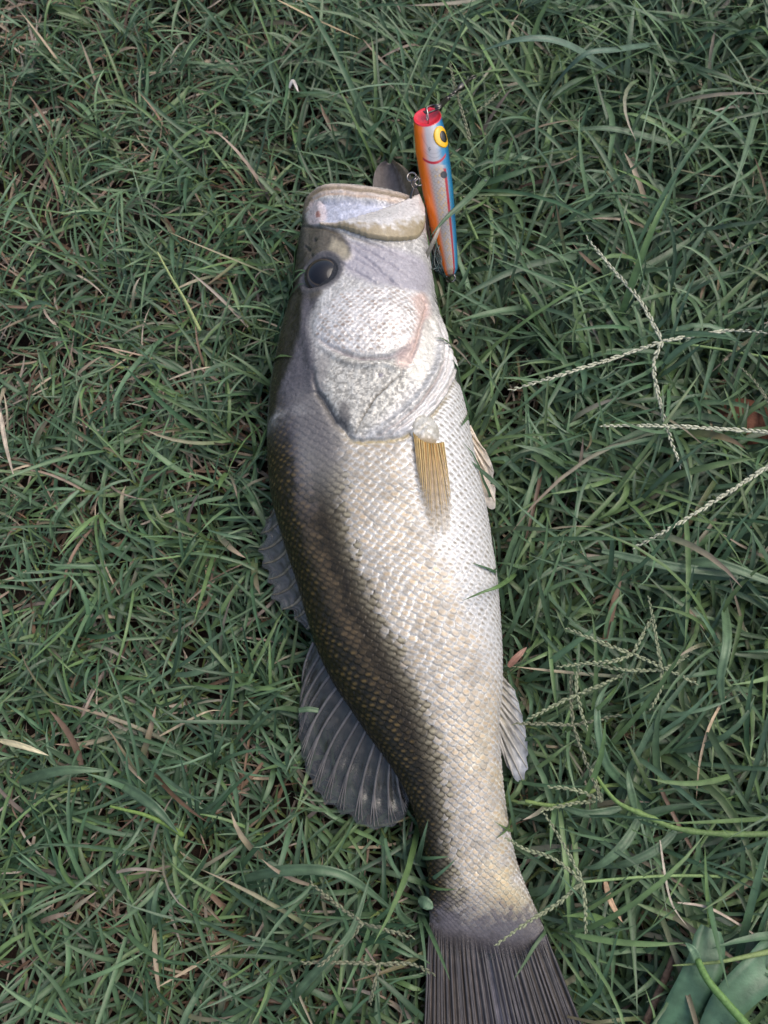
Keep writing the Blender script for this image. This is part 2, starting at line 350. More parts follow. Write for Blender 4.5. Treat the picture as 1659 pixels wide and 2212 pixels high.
hp([(684,462),(692,460),(694,470),(686,474)], 2.5, C3(.22, .10, .08), .9)
# grooves: (curve, width, depth, colour strength)
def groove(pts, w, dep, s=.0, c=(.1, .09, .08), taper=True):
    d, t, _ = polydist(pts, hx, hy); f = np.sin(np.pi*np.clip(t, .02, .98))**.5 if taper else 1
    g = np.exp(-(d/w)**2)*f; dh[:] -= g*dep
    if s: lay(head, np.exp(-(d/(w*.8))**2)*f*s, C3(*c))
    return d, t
def ridge(pts, w, hgt): groove(pts, w, -hgt)
groove([(690,735),(730,762),(790,779),(850,772),(890,745)], 6, 1.8e-3, .6, (.22, .18, .20))  # fold below the cheek, its purple shadow painted into the colour
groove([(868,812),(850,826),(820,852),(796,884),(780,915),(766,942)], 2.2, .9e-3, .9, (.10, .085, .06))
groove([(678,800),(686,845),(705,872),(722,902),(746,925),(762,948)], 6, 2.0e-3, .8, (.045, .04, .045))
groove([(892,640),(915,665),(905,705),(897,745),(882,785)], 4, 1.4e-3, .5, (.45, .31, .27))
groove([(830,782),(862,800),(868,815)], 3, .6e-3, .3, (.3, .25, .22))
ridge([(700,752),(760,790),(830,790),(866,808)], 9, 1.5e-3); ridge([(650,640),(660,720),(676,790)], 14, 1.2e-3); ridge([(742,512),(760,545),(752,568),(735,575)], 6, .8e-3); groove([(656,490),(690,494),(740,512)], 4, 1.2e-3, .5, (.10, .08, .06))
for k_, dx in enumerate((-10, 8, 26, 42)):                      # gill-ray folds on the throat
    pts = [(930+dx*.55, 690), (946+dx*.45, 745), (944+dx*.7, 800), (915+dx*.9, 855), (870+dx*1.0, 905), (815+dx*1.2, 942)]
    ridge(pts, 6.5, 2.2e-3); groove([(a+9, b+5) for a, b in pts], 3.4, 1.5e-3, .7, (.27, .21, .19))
hp([(940,690),(962,720),(978,790),(940,880),(900,925),(850,945),(900,890),(945,810),(945,750)], 6, C3(.74, .72, .70), .7)
for a, b in (((738,515),(890,610)), ((745,530),(850,618)), ((742,508),(905,580)), ((760,560),(880,640)), ((735,575),(830,632))):
    groove([a, ((a[0]+b[0])/2, (a[1]+b[1])/2-3), b], 3.5, .7e-3, .45, (.20, .19, .23))
for (x_, y_, r_) in ((683,521,3.2), (667,539,3.4), (661,533,2.4), (676,552,3)):
    d, _, _ = polydist([(x_-2, y_), (x_+2, y_+2)], hx, hy, 3); lay(head, np.exp(-(d/r_)**2)*.9, C3(.03, .03, .03)); dh -= np.exp(-(d/r_)**2)*.8e-3
hp([(738,870),(752,872),(756,912),(748,930),(732,905)], 8, C3(.07, .068, .07), .85)
hp([(818,812),(826,814),(822,822)], 2.5, C3(.12, .10, .16), .6)
# eye socket
EYE = (695, 590); ei_, ej_ = on_idx(EYE); ec = B[ei_, ej_].copy(); en = Nn[ei_, ej_].copy()
ed = np.hypot(hx-ec[0], hy-ec[1])/S
lay(head, sstep(62, 50, ed)*.9, C3(.10, .095, .10)); lay(head, sstep(43, 39, ed), C3(.02, .02, .022)); dh -= 1.3e-3*sstep(50, 36, ed); dh += .35e-3*np.exp(-((ed-52)/6)**2)
# gill flap stands proud of the shoulder and belly
hm_h = sstep(0, 26, hsd); dh += fx_*(2.4e-3*sstep(-.5, 4, hsd)*(.6+.4*hm_h)-1.1e-3*np.exp(-((hsd+6)/7)**2))
sh2 = shoulder*(1-hm); lay(H, sh2*.6, C3(.085, .079, .09))  # shoulder takes the same purple-grey with painted sky sheen
lay(H, np.exp(-((hsd+3)/5)**2)*.7*sstep(.28, .42, gt_)*sstep(1.0, .6, gt_), C3(.42, .33, .14)*.9)
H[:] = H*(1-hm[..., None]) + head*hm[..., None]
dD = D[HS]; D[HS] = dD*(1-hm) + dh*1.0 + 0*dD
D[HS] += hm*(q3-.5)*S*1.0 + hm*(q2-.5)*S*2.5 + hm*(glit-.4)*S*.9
Btop = B + Nn*D[..., None]
ZTOP = Btop
# underside and mouth
vb = np.linspace(1, 2, NVB+2)[1:-1]; tb = np.pi*vb
cb = np.sign(np.cos(tb))*np.abs(np.cos(tb))**.88; sb_ = -np.abs(np.sin(tb))**.92
Bb = Rp[:, None]*(.5+.5*cb)[None, :, None] + Lp[:, None]*(.5-.5*cb)[None, :, None]; Bb[..., 2] = Zm[:, None]+Th[:, None]*sb_[None]
body = np.concatenate([Btop, Bb], 1); NV = NVT+NVB
xb = (np.arange(NVB)+.5)/NVB
cbm = COL[:, -1:, :]*(1-xb)[None, :, None] + COL[:, :1, :]*xb[None, :, None]
bc = np.concatenate([COL, cbm], 1)
rings = []; rc = []
c0 = body[0].mean(0); fwd = (c0-body[25].mean(0)); fwd[2] = 0; fwd /= np.linalg.norm(fwd)
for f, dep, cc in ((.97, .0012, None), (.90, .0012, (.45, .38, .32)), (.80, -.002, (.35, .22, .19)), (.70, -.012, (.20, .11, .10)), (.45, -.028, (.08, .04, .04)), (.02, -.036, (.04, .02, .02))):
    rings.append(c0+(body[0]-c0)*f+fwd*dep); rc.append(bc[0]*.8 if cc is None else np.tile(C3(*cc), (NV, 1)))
body = np.concatenate([np.array(rings[::-1]), body]); bc = np.concatenate([np.array(rc[::-1]), bc])
# tail end cap
ce = body[-1].mean(0); body = np.concatenate([body, (ce+(body[-1]-ce)*.5)[None], (ce+(body[-1]-ce)*.01)[None]]); bc = np.concatenate([bc, bc[-1:], bc[-1:]])
base = P(830, 1200, 0.004)
fish = empty('bass', base, 'large silver and olive bass lying on its side on the grass, mouth open', 'fish')
fbody = build('body', body, gridF(len(body), NV, True), M['fish'], fish, bc.reshape(-1, 3))
# height lookup of the upper side
gr = .0012; ox, oy = -.2, -.25; GN = 600
hmap = np.full((GN, GN), -1.0)
ix = np.clip(((Btop[..., 0]-ox)/gr).astype(int), 0, GN-1); iy = np.clip(((Btop[..., 1]-oy)/gr).astype(int), 0, GN-1)
np.maximum.at(hmap, (ix.ravel(), iy.ravel()), Btop[..., 2].ravel())
def body_z(x, y): return hmap[np.clip(((x-ox)/gr).astype(int), 0, GN-1), np.clip(((y-oy)/gr).astype(int), 0, GN-1)]

# --- eye --------------------------------------------------------------------------
def onb(n):
    n = n/np.linalg.norm(n); a = np.array([0, 1., 0])-n*n[1]; a /= np.linalg.norm(a); return n, np.cross(a, n), a
def dome(c, n, R, hgt, rings=24, seg=48, ea=1.0):
    n, e1, e2 = onb(n); t = np.linspace(0, np.pi/2, rings); a = np.arange(seg)/seg*2*np.pi
    V = np.asarray(c)+ (R*np.sin(t))[:, None, None]*(np.cos(a)[None, :, None]*e1+ea*np.sin(a)[None, :, None]*e2) + (hgt*np.cos(t))[:, None, None]*n
    V[0] += (np.random.default_rng(1).random(V[0].shape)-.5)*1e-9
    return V.reshape(-1, 3), gridF(rings, seg, True), np.repeat(np.sin(t), seg)
en2 = en*.55+np.array([.05, -.1, .85]); V_, F_, rr = dome(ec-en*.0028, en2, 46*S, .0062)
ecol = np.zeros((len(rr), 3)); ecol[:] = C3(.006, .006, .008); lay(ecol, sstep(.70, .73, rr), C3(.030, .025, .028)); lay(ecol, np.exp(-((rr-.715)/.018)**2)*.8, C3(.16, .12, .06)); lay(ecol, sstep(.93, .99, rr), C3(.06, .056, .055))
eye = build('eye', V_, F_, M['eye'], fish, ecol)

# --- upper jaw plate (maxilla) and lower jaw ------------------------------------------
def plate(name, top, bot, lift, thick, colf, n=70, m=26, parent=fish, matl=None, dome_h=.0015):
    t = on_body(arc(top, n)); b = on_body(arc(bot, n)); w = np.linspace(0, 1, m)
    G = t[:, None]*(1-w)[None, :, None]+b[:, None]*w[None, :, None]
    s_ = np.linspace(0, 1, n)[:, None]; env = np.sin(np.pi*np.clip(s_*.97+.03, 0, 1))**.4*np.clip(s_*5, 0, 1)
    zt = body_z(G[..., 0], G[..., 1]); G[..., 2] = np.where(zt > 0, np.maximum(zt, G[..., 2]), G[..., 2])
    kk = np.ones(9)/9
    for r_ in range(3):
        G[..., 2] = np.apply_along_axis(lambda q: np.convolve(np.pad(q, 4, mode='edge'), kk, 'valid'), 0, G[..., 2])
        G[..., 2] = np.apply_along_axis(lambda q: np.convolve(np.pad(q, 4, mode='edge'), kk, 'valid'), 1, G[..., 2])
    top_ = G.copy(); top_[..., 2] += lift(s_, w[None])+dome_h*np.sin(np.pi*w)[None]*env
    bo = G.copy(); bo[..., 2] -= .004
    ring = np.concatenate([top_, bo[:, ::-1]], 1)
    cc = colf(s_+0*w[None], w[None]+0*s_, top_); cc = np.concatenate([cc, cc[:, ::-1]*.8], 1)
    ring = np.concatenate([ring[:1].mean(1, keepdims=True)+0*ring[:1], ring, ring[-1:].mean(1, keepdims=True)+0*ring[:1]]); cc = np.concatenate([cc[:1], cc, cc[-1:]])
    return build(name, ring, gridF(n+2, 2*m, True), matl or M['fish'], parent, cc.reshape(-1, 3))
def maxcol(s_, w, G):
    x, y = G[..., 0]/S, G[..., 1]/S; q = fbm(x/3, y/3, 61); c = np.ones(s_.shape+(3,))*C3(.56, .545, .53)*(.7+.6*q[..., None])
    lay(c, sstep(.52, .88, w+.5*(fbm(x/10, y/10, 62)-.5))*.9, C3(.25, .195, .10)); lay(c, sstep(.94, 1, w)*.7, C3(.40, .33, .21)); lay(c, sstep(.25, .05, s_)*.6, C3(.45, .36, .28)); lay(c, sstep(.12, 0, w)*.6, C3(.55, .50, .47)); return c
plate('upper_jaw_plate', [(690,489),(745,481),(800,468),(850,452),(890,440),(908,448),(918,470)], [(692,491),(740,501),(785,516),(830,526),(872,527),(904,521),(917,500)],
      lambda s_, w: .0010+.0030*sstep(.0, .35, s_)*(.25+.75*sstep(0, .8, w)), .003, maxcol)
# lower jaw: a scoop whose tip stands out past the upper lip
nj, mj = 80, 40
outer = arc([(945,690),(938,620),(931,560),(928,500),(917,448),(900,405),(878,366),(850,347)], nj); inner = arc([(830,690),(815,600),(808,520),(805,440),(805,405),(809,374),(820,354),(834,347)], nj)
sj = np.linspace(0, 1, nj); zr = np.interp(sj, [0, .5, 1], [.040, .038, .036]); zl = np.interp(sj, [0, .6, 1], [.020, .022, .034])
Ro = P(outer[:, 0], outer[:, 1], zr); Li = P(inner[:, 0], inner[:, 1], zl); wj = np.linspace(0, 1, mj)
J = Li[:, None]*(1-wj)[None, :, None]+Ro[:, None]*wj[None, :, None]
dep = np.interp(sj, [0, .4, .85, 1], [.016, .015, .010, .003])
bowl = np.sin(np.pi*wj)**.8
J[..., 2] -= dep[:, None]*bowl[None]*.9
lipj = np.exp(-((wj-.90)/.07)**2); J[..., 2] += lipj[None]*.0022
teeth = hsh((sj*160).astype(int)[:, None]+0*wj.astype(int)[None], (wj*40).astype(int)[None]+0*sj.astype(int)[:, None], 5)
J[..., 2] += np.exp(-((wj[None]-.78)/.06)**2)*teeth*.0010
Jb = J.copy(); Jb[..., 2] -= (.0035+.010*bowl[None]*np.interp(sj, [0, 1], [1, .2])[:, None])
jc = np.ones((nj, mj, 3))*C3(.20, .18, .17); jx, jy = J[..., 0]/S, J[..., 1]/S
lay(jc, sstep(.62, .74, wj)[None]+0*jx, C3(.13, .105, .085)); lay(jc, (np.exp(-((wj-.78)/.05)**2)[None]*teeth)*.8, C3(.42, .38, .35)); lay(jc, sstep(.74, .86, wj)[None]+0*jx, C3(.25, .20, .125))
lay(jc, (sstep(.90, .97, wj)[None]*sstep(.88, .66, sj)[:, None]), C3(.55, .36, .28)); lay(jc, sstep(.5, .38, sj)[:, None]+0*jx, C3(.60, .48, .43)); jc *= (.7+.6*fbm(jx/7, jy/7, 71))[..., None]
JR = np.concatenate([J, Jb[:, ::-1]], 1); JC = np.concatenate([jc, jc[:, ::-1]*.9], 1)
JR = np.concatenate([JR[:1].mean(1, keepdims=True)+0*JR[:1], JR, JR[-1:].mean(1, keepdims=True)+0*JR[:1]]); JC = np.concatenate([JC[:1], JC, JC[-1:]])
build('lower_jaw', JR, gridF(nj+2, 2*mj, True), M['fish'], fish, JC.reshape(-1, 3))

# --- fins ---------------------------------------------------------------------------
finpts = []
def fin(name, bs, ot, zb, zo, nr, mcol, rcol, ray_r, jag=0, n=None, m=30, sag=.0, bend=0, on=False, ray_end=.97, ray_start=0, ripple=.0007, fork=0, rj=.3):
    n = n or nr*8+1
    b = arc(bs, n); o = arc(ot, n); t = np.linspace(0, 1, n); w = np.linspace(0, 1, m)
    zb_ = np.interp(t, np.linspace(0, 1, len(zb)), zb); zo_ = np.interp(t, np.linspace(0, 1, len(zo)), zo)
    Bw, Ow = P(b[:, 0], b[:, 1], zb_), P(o[:, 0], o[:, 1], zo_)
    ph = t*(nr-1)*np.pi*2; mem = .5-.5*np.cos(ph)                       # 0 on a ray, 1 between two
    gapr = .4+1.1*np.random.default_rng(nr+3).random(nr)[np.minimum((t*(nr-1)).astype(int), nr-1)]; ext = 1-jag*mem**.8*gapr
    hwv = np.interp(t*(nr-1), np.arange(nr), np.random.default_rng(nr).random(nr)-.5)
    G = Bw[:, None]+(Ow-Bw)[:, None]*(w[None]*(ext*(1+.03*hwv))[:, None])[..., None]
    side = np.cross((Ow-Bw), [0, 0, 1.]); side /= np.linalg.norm(side, axis=1)[:, None]+1e-9
    G += side[:, None]*(bend*np.sin(np.pi*w)[None]*np.linalg.norm(Ow-Bw, axis=1)[:, None])[..., None]
    G[..., 2] += (-sag*np.sin(np.pi*w)[None] - ripple*mem[:, None]*np.sin(np.pi*np.clip(w*1.1, 0, 1))[None] + ripple*1.6*(fbm(t[:, None]*7+0*w[None], w[None]*5+0*t[:, None], nr)-.5))
    if on:
        hz = body_z(G[..., 0], G[..., 1]); kk = np.ones(7)/7
        hz = np.where(hz > .02, hz, G[..., 2])
        for _ in range(2):
            hz = np.apply_along_axis(lambda q: np.convolve(np.pad(q, 3, mode='edge'), kk, 'valid'), 0, hz); hz = np.apply_along_axis(lambda q: np.convolve(np.pad(q, 3, mode='edge'), kk, 'valid'), 1, hz)
        G[..., 2] = hz + .0012+.0012*np.sin(np.pi*w*.9)[None] - .0004*mem[:, None]
    Cc = mcol(t[:, None]+0*w[None], w[None]+0*t[:, None], mem[:, None]+0*w[None])
    f = build(name, G, gridF(n, m), M['fin'], fish, Cc.reshape(-1, 4))
    finpts.append(G.reshape(-1, 3))
    for k in range(nr):
        i = min(n-1, int(round((k+rj*random.uniform(-.5, .5))/(nr-1)*(n-1)))); rk = random.uniform(.65, 1.2) if rj > .5 else 1; i = min(max(i, 1), n-2)
        p = G[i, ray_start:max(3, int(m*ray_end))].copy(); p[:, 2] += ray_r*.35
        r = ray_r*rk*np.linspace(1, .3, len(p))*(np.clip(np.arange(len(p))/9, .02, 1) if ray_start else 1)
        parts = [tube(p, r, 6, .7)]
        if fork:
            h = len(p)//2
            for sgn in (-1, 1):
                i2 = min(max(i+sgn*fork, 0), n-1); e_ = len(p)+ray_start; h += ray_start; q = G[i, h:e_]*(1-np.linspace(0, 1, e_-h))[:, None]+G[i2, h:e_]*np.linspace(0, 1, e_-h)[:, None]; h -= ray_start; q[:, 2] += ray_r*.3
                parts.append(tube(q, ray_r*np.linspace(.7, .25, len(q)), 5, .7))
        V1, F1 = joinm(parts)
        build('fin_ray', V1, F1, M['ray'], f, np.asarray(rcol(k/(nr-1)))*(.75+.5*random.random()))
    return f
def fc(c0_, c1_, a0_, a1_, seed, memk=.0):
    def g(t, w, mem):
        q = fbm(t*20, w*9, seed); c = np.asarray(c0_)*(1-w[..., None])+np.asarray(c1_)*w[..., None]; c = c*(.65+.7*q[..., None]); a = (a0_*(1-w)+a1_*w)*(1-memk*mem); return np.concatenate([c, np.clip(a, 0, 1)[..., None]], -1)
    return g
fin('spiny_dorsal_fin', [(596,1088),(612,1140),(634,1212),(656,1290),(672,1350)], [(574,1120),(556,1182),(574,1245),(590,1300),(622,1325),(664,1362)], [.040, .039, .038], [.030, .026, .028, .033], 9,
    fc((.10, .092, .078), (.13, .13, .13), .95, .62, 3), lambda t: C3(.20, .17, .12), .0010, jag=.26, bend=-.10, ripple=.0016)
fin('soft_dorsal_fin', [(676,1385),(700,1432),(735,1492),(780,1556),(825,1622),(872,1695)], [(652,1470),(644,1560),(655,1650),(690,1722),(750,1768),(815,1792),(868,1776),(889,1722)], [.038, .037, .034], [.028, .025, .026, .030], 14,
    fc((.045, .043, .036), (.07, .075, .078), .92, .55, 4), lambda t: C3(.13, .122, .115), .0009, jag=.05, bend=.05, fork=2, ripple=.0016)
fin('pelvic_fin', [(1014,918),(1018,960),(1023,1000)], [(1030,950),(1062,1000),(1072,1082),(1062,1106),(1045,1085),(1032,1050)], [.034, .033], [.030, .028, .028], 7,
    fc((.46, .34, .20), (.56, .52, .46), .98, .85, 5), lambda t: C3(.60, .52, .42), .0009, jag=.06, ripple=.001)
fin('anal_fin', [(1084,1462),(1078,1510),(1074,1555),(1074,1590)], [(1112,1490),(1135,1570),(1142,1640),(1134,1682),(1118,1690),(1095,1655)], [.034, .034, .033], [.028, .026, .028], 10,
    fc((.36, .31, .21), (.34, .37, .42), .98, .85, 6), lambda t: C3(.38, .36, .32), .0009, jag=.05, ripple=.0010)
fin('pectoral_fin', [(892,944),(905,958),(925,965),(945,962),(958,958)], [(902,1060),(926,1150),(938,1178),(952,1172),(972,1150),(976,1105)], [.07], [.068], 14,
    fc((.30, .15, .015), (.42, .35, .23), 1.0, .30, 7), lambda t: C3(.40, .28, .10), .00042, jag=.12, on=True, m=36, ray_end=.8, rj=.6)
def tailc(t, w, mem):
    q = fbm(t*26, w*5, 9); c = np.ones(t.shape+(3,))*C3(.060, .052, .046); lay(c, np.exp(-((t-.52)/.13)**2)*.6, C3(.12, .12, .155)); lay(c, sstep(.7, .2, t)*.35, C3(.075, .055, .040)); lay(c, sstep(.12, 0, w)*.6, C3(.10, .095, .10))
    c = c*(.6+.8*q[..., None])*(1-.35*mem[..., None]); return np.concatenate([c, sstep(.02, .20, w+.10*(q-.5))[..., None]], -1)
fin('tail_fin', [(929,1955),(965,1985),(1015,2000),(1070,2012),(1120,2012),(1165,1985)], [(905,2480),(985,2455),(1060,2430),(1130,2418),(1220,2430),(1345,2440)], [.0330, .0368, .0374, .0368, .0330], [.030, .031, .029], 30,
    tailc, lambda t: C3(.060, .054, .052), .00075, jag=.03, m=60, fork=3, ripple=.0010, n=30*10+1, rj=.8, ray_start=4)
# fleshy scaled pad over the pectoral base, draped on the skin
tq_ = np.linspace(.001, 1, 22); aq_ = np.arange(48)/48*2*np.pi
pc = on_body([(920,930)])[0]; PXv = pc[0]+np.outer(tq_, np.cos(aq_))*34*S; PYv = pc[1]+np.outer(tq_, np.sin(aq_))*40*S
pz = body_z(PXv, PYv); kk5 = np.ones(5)/5
for _ in range(3): pz = np.apply_along_axis(lambda q: np.convolve(np.pad(q, 2, mode='wrap'), kk5, 'valid'), 1, pz); pz = np.apply_along_axis(lambda q: np.convolve(np.pad(q, 2, mode='edge'), kk5, 'valid'), 0, pz)
pz = pz + .0022*np.cos(tq_*np.pi/2)[:, None]**.8 - .0012*tq_[:, None]**4
pu, pv_ = PXv/S/6.5, PYv/S/6.5; pr_ = hsh(np.round(pu).astype(int), np.round(pv_-.5*(np.round(pu).astype(int) & 1)).astype(int), 4)
pz += .0003*(fbm(PXv/S/4, PYv/S/4, 93)-.5)
pcol = np.ones(PXv.shape+(3,))*C3(.52, .51, .47)*(.6+.8*fbm(PXv/S/3, PYv/S/3, 91))[..., None]; lay(pcol, (pr_ > .6)*.5*(1+0*pz), C3(.25, .23, .17)); lay(pcol, sstep(-8, -34, (PYv-pc[1])/S)*.8, C3(.27, .16, .03))
build('pectoral_base', np.stack([PXv, PYv, pz], -1), gridF(22, 48, True), M['fish'], fish, pcol.reshape(-1, 3))

# ================================================================== the popper lure
SL = 2.45e-4
lz = lambda t: np.interp(t, [0, 1], [.074, .034])
ax = [(923, 252), (934, 310), (946, 390), (957, 470), (968, 550), (973, 597)]
nl = 260; axp = arc(ax, nl); tl = np.linspace(0, 1, nl)
A3 = P(axp[:, 0], axp[:, 1], lz(tl)); Tn, _, _ = frames(A3)
axis = (A3[-1]-A3[0]); lure_len = np.linalg.norm(axis); axis /= lure_len
upv = np.array([0, 0, 1.])-axis*axis[2]; upv /= np.linalg.norm(upv); rtv = np.cross(axis, upv)
if rtv[0] < 0: rtv = -rtv
A3 = A3[0]+axis*(tl*lure_len)[:, None]
rad = np.interp(tl, [0, .06, .2, .45, .7, .88, .96, .99, 1], [31, 34, 37.5, 35, 29, 23, 19, 13, 1])*SL
ksm = np.ones(9)/9; rad[8:-14] = np.convolve(np.pad(rad, 4, mode='edge'), ksm, 'valid')[8:-14]
ns = 180; ROLL = math.radians(12); ang = np.linspace(-np.pi, np.pi, ns, endpoint=False)   # 0 = facing up, +90 = back (right), -90 = belly (left)
LV = A3[:, None]+rad[:, None, None]*(np.sin(ang)[None, :, None]*rtv+np.cos(ang)[None, :, None]*upv)
# face is cut on a slant: the upper side is shorter
slant = (np.cos(ang)*.85+np.sin(ang)*-.12)*30*SL
LV += axis*(slant[None]*np.clip(1-tl*4, 0, 1)[:, None])[..., None]
Tq, Aq = np.meshgrid(tl, (np.degrees(ang)+12+180) % 360-180, indexing='ij'); su = Tq*lure_len/S; sa_ = np.radians(Aq)*33
lc_ = np.ones(Tq.shape+(3,))*C3(.43, .415, .43)
blue = C3(.006, .11, .25)
lay(lc_, sstep(8, 42, Aq-14*(Tq > .32)+10*np.clip(.2-Tq, 0, 1)), C3(.02, .19, .36)); lay(lc_, sstep(45, 72, Aq), blue); lay(lc_, sstep(70, 95, Aq), C3(.006, .02, .035))
# printed scales on the flank
pi_ = np.floor(su/5.0).astype(int); rows = np.full(Tq.shape, -1.); got = np.zeros(Tq.shape, bool); re_ = np.zeros(Tq.shape); hh = np.zeros(Tq.shape)
for di in (-2, -1, 0, 1):
    i = pi_+di; off = .5*(i & 1); j = np.round(sa_/9.5-off).astype(int); la = (su-i*5.0)/10.5; lc2 = (sa_-(j+off)*9.5)/5.6
    ok = (~got) & (np.where(la > 0, la*la, .2*la*la)+lc2**2 < 1); re_ = np.where(ok, 1-np.sqrt(np.maximum(la, 0)**2+lc2**2), re_); hh = np.where(ok, hsh(i, j, 5), hh); got |= ok
zone = sstep(.30, .36, Tq)*sstep(-48, -30, Aq)
flk = zone*sstep(36, 30, Aq); lay(lc_, flk, C3(.37, .335, .31)); lay(lc_, flk*sstep(.12, .35, re_)*sstep(-12, 5, Aq)*(hh > .35)*.75, C3(.47, .31, .13)); lay(lc_, zone*np.exp(-(np.maximum(re_, 0)/.12)**2)*.8*sstep(70, 50, Aq), C3(.17, .16, .165)); lay(lc_, zone*sstep(40, 50, Aq)*np.exp(-((re_-.3)/.12)**2)*.5, C3(.02, .30, .45))
lay(lc_, sstep(-6, -34, Aq+2*np.sin(su/60)), C3(.95, .19, .006)); lay(lc_, sstep(.04, 0, Tq)*sstep(-40, -60, Aq)*.3, C3(.75, .05, .01))
stripe_l = sstep(.335, .345, Tq)*np.exp(-(np.maximum(np.abs(Aq-(41-4*Tq))-4.5, 0)/1.5)**2); lay(lc_, stripe_l, C3(.30, .012, .02))
garc = .30-.000022*(np.clip(np.abs(Aq-8), 0, 60))**2*1.0
lay(lc_, np.exp(-(np.maximum(np.abs(Tq-garc)-.0055, 0)/.003)**2)*sstep(-40, -34, Aq)*sstep(56, 50, Aq), C3(.40, .012, .025))
for g_, a_s in ((.272, .5), (.245, .4)):
    q = g_-.00003*(Aq-10)**2*1.6; lay(lc_, np.exp(-((Tq-q)/.0022)**2)*sstep(-34, -28, Aq)*sstep(40, 30, Aq)*a_s, C3(.10, .10, .11))
lay(lc_, np.exp(-((Aq+18+10*np.sin(Tq*22))/1.5)**2)*sstep(.05, .09, Tq)*sstep(.24, .20, Tq)*.45, C3(.12, .11, .12))
for (tq, aq) in ((.19, -6), (.2, -3), (.197, -9), (.205, -5), (.212, -7), (.185, -4)):
    lay(lc_, np.exp(-(((Tq-tq)*lure_len/S)**2+((Aq-aq)*.58)**2)/1.6)*.8, C3(.03, .03, .03))
dot = np.hypot((Tq-.378)*lure_len/S, (Aq-33)*.60); lay(lc_, sstep(9.2, 8, dot), C3(.008, .012, .02))
lay(lc_, sstep(.010, .003, Tq), C3(.55, .02, .05))
lure_base = [float(A3[nl//2][0]), float(A3[nl//2][1]), .02]
lure = empty('popper_lure', lure_base, 'orange, silver and blue popper lure with red face and yellow eye', 'fishing lure')
build('lure_body', LV, gridF(nl, ns, True), M['lure'], lure, lc_.reshape(-1, 3))
fr_ = np.array([1.0, .97, .92, .8, .6, .35, .12, .004]); fd = np.array([0, -.0002, .0006, .0016, .0028, .0036, .004, .0041])
fcen = LV[0].mean(0); FV = fcen+(LV[0][None]-fcen)*fr_[:, None, None]+axis*fd[:, None, None]*.8
fcl = np.tile(C3(.60, .012, .035), (len(fr_)*ns, 1)); fcl *= (.9+.2*rng.random(len(fcl)))[:, None]
build('cupped_face', FV, gridF(len(fr_), ns, True), M['lure'], lure, fcl)
def lure_pt(t, deg, lift=0):
    a = math.radians(deg); n = math.sin(a)*rtv+math.cos(a)*upv; r = np.interp(t, tl, rad); return A3[0]+axis*lure_len*t+n*(r+lift), n
def eye_patch(t0, d0, rt, rd, l0, l1, rings=10, seg=40):
    q = np.linspace(0.001, 1, rings); a = np.arange(seg)/seg*2*np.pi; V = []
    for r_ in np.r_[q, 1.0]:
        for b in a: V.append(lure_pt(t0+r_*rt*np.cos(b), d0+r_*rd*np.sin(b), 0)[0]*1.0 + lure_pt(t0, d0)[1]*0 + lure_pt(t0+r_*rt*np.cos(b), d0+r_*rd*np.sin(b))[1]*(l1+(l0-l1)*(1-r_**2)))
    V = np.array(V).reshape(rings+1, seg, 3); V[-1] = V[-2]; 
    for k_, b in enumerate(a): V[-1, k_] = lure_pt(t0+rt*np.cos(b)*1.04, d0+rd*np.sin(b)*1.04, -.0004)[0]
    return V.reshape(-1, 3), gridF(rings+1, seg, True)
leye = build('lure_eye', *eye_patch(.15, 36, 23*SL/lure_len, 33, .0007, .0004), M['lure'], lure, C3(.80, .44, .010))
build('pupil', *eye_patch(.15, 40, 12.5*SL/lure_len, 16, .0011, .0008), M['lure'], leye, C3(.006, .006, .006))
# hardware
e_x, e_y, e_z = np.eye(3)
fn = -axis; tie = P(925, 254, 0); tie = fcen + axis*.0028
e_side = np.cross(fn, upv); e_side /= np.linalg.norm(e_side)
build('line_tie', *tube(ringpts(tie+fn*.0035, fn, upv, .0042, .0024, 25), .00042, 8), M['steel'], lure)
pH, nH = lure_pt(.385, -88)
build('hook_hanger', *tube(ringpts(pH+nH*.001, nH, axis, .0026, .0018, 21), .00045, 8), M['steel'], lure)
def wire(px, r, k=8): return tube(crv(px, 10*len(px)), r, k)
sr = P(889, 383, .064); build('split_ring', *joinm([tube(ringpts(sr+[0, 0, .0003*k_], e_x*.9+e_z*.2, e_y, .0027, .0027, 25), .00036, 8) for k_ in (0, 1.6)]), M['steel'], lure)
hk0 = P(897, 394, .066); tipz = float(body_z(on_body([(886,440)])[:, 0], on_body([(886,440)])[:, 1])[0])
hk1 = P(886, 430, max(tipz, .05)+.001); hk2 = P(880, 455, max(tipz, .05)-.004)
hr = (hk1-hk0)/np.linalg.norm(hk1-hk0); hsd_ = np.cross(hr, e_z); hsd_ /= np.linalg.norm(hsd_)
parts = [tube(ringpts(hk0, hr, hsd_, .0030, .0020, 21), .00045, 8), tube(crv([hk0+hr*.003, hk1, hk2], 20), .00085, 8)]
for a_ in (0, 2.1, 4.2):
    o_v = np.cos(a_)*hsd_+np.sin(a_)*np.cross(hr, hsd_); bnd = [hk2-hr*.001, hk2+hr*.004+o_v*.0006, hk2+hr*.0075+o_v*.003, hk2+hr*.0065+o_v*.006, hk2+hr*.0015+o_v*.007]; c_h = crv(bnd, 24); c_h[:, 2] = np.minimum(c_h[:, 2], hk2[2]+.0005)
    parts.append(tube(c_h, np.linspace(.0006, .00015, 24), 6))
build('treble_hook', *joinm(parts), M['black_steel'], lure)
tl_end = A3[-1]
build('tail_ring', *joinm([tube(ringpts(tl_end+axis*.0012+[0, 0, .0004*k_], axis, rtv, .0022, .0026, 21), .0004, 8) for k_ in (0, 1.5)]), M['steel'], lure)
rb = [tl_end+axis*.003, P(960, 597, .040), P(950, 580, .046), P(941, 555, .047), P(934, 530, .046)]
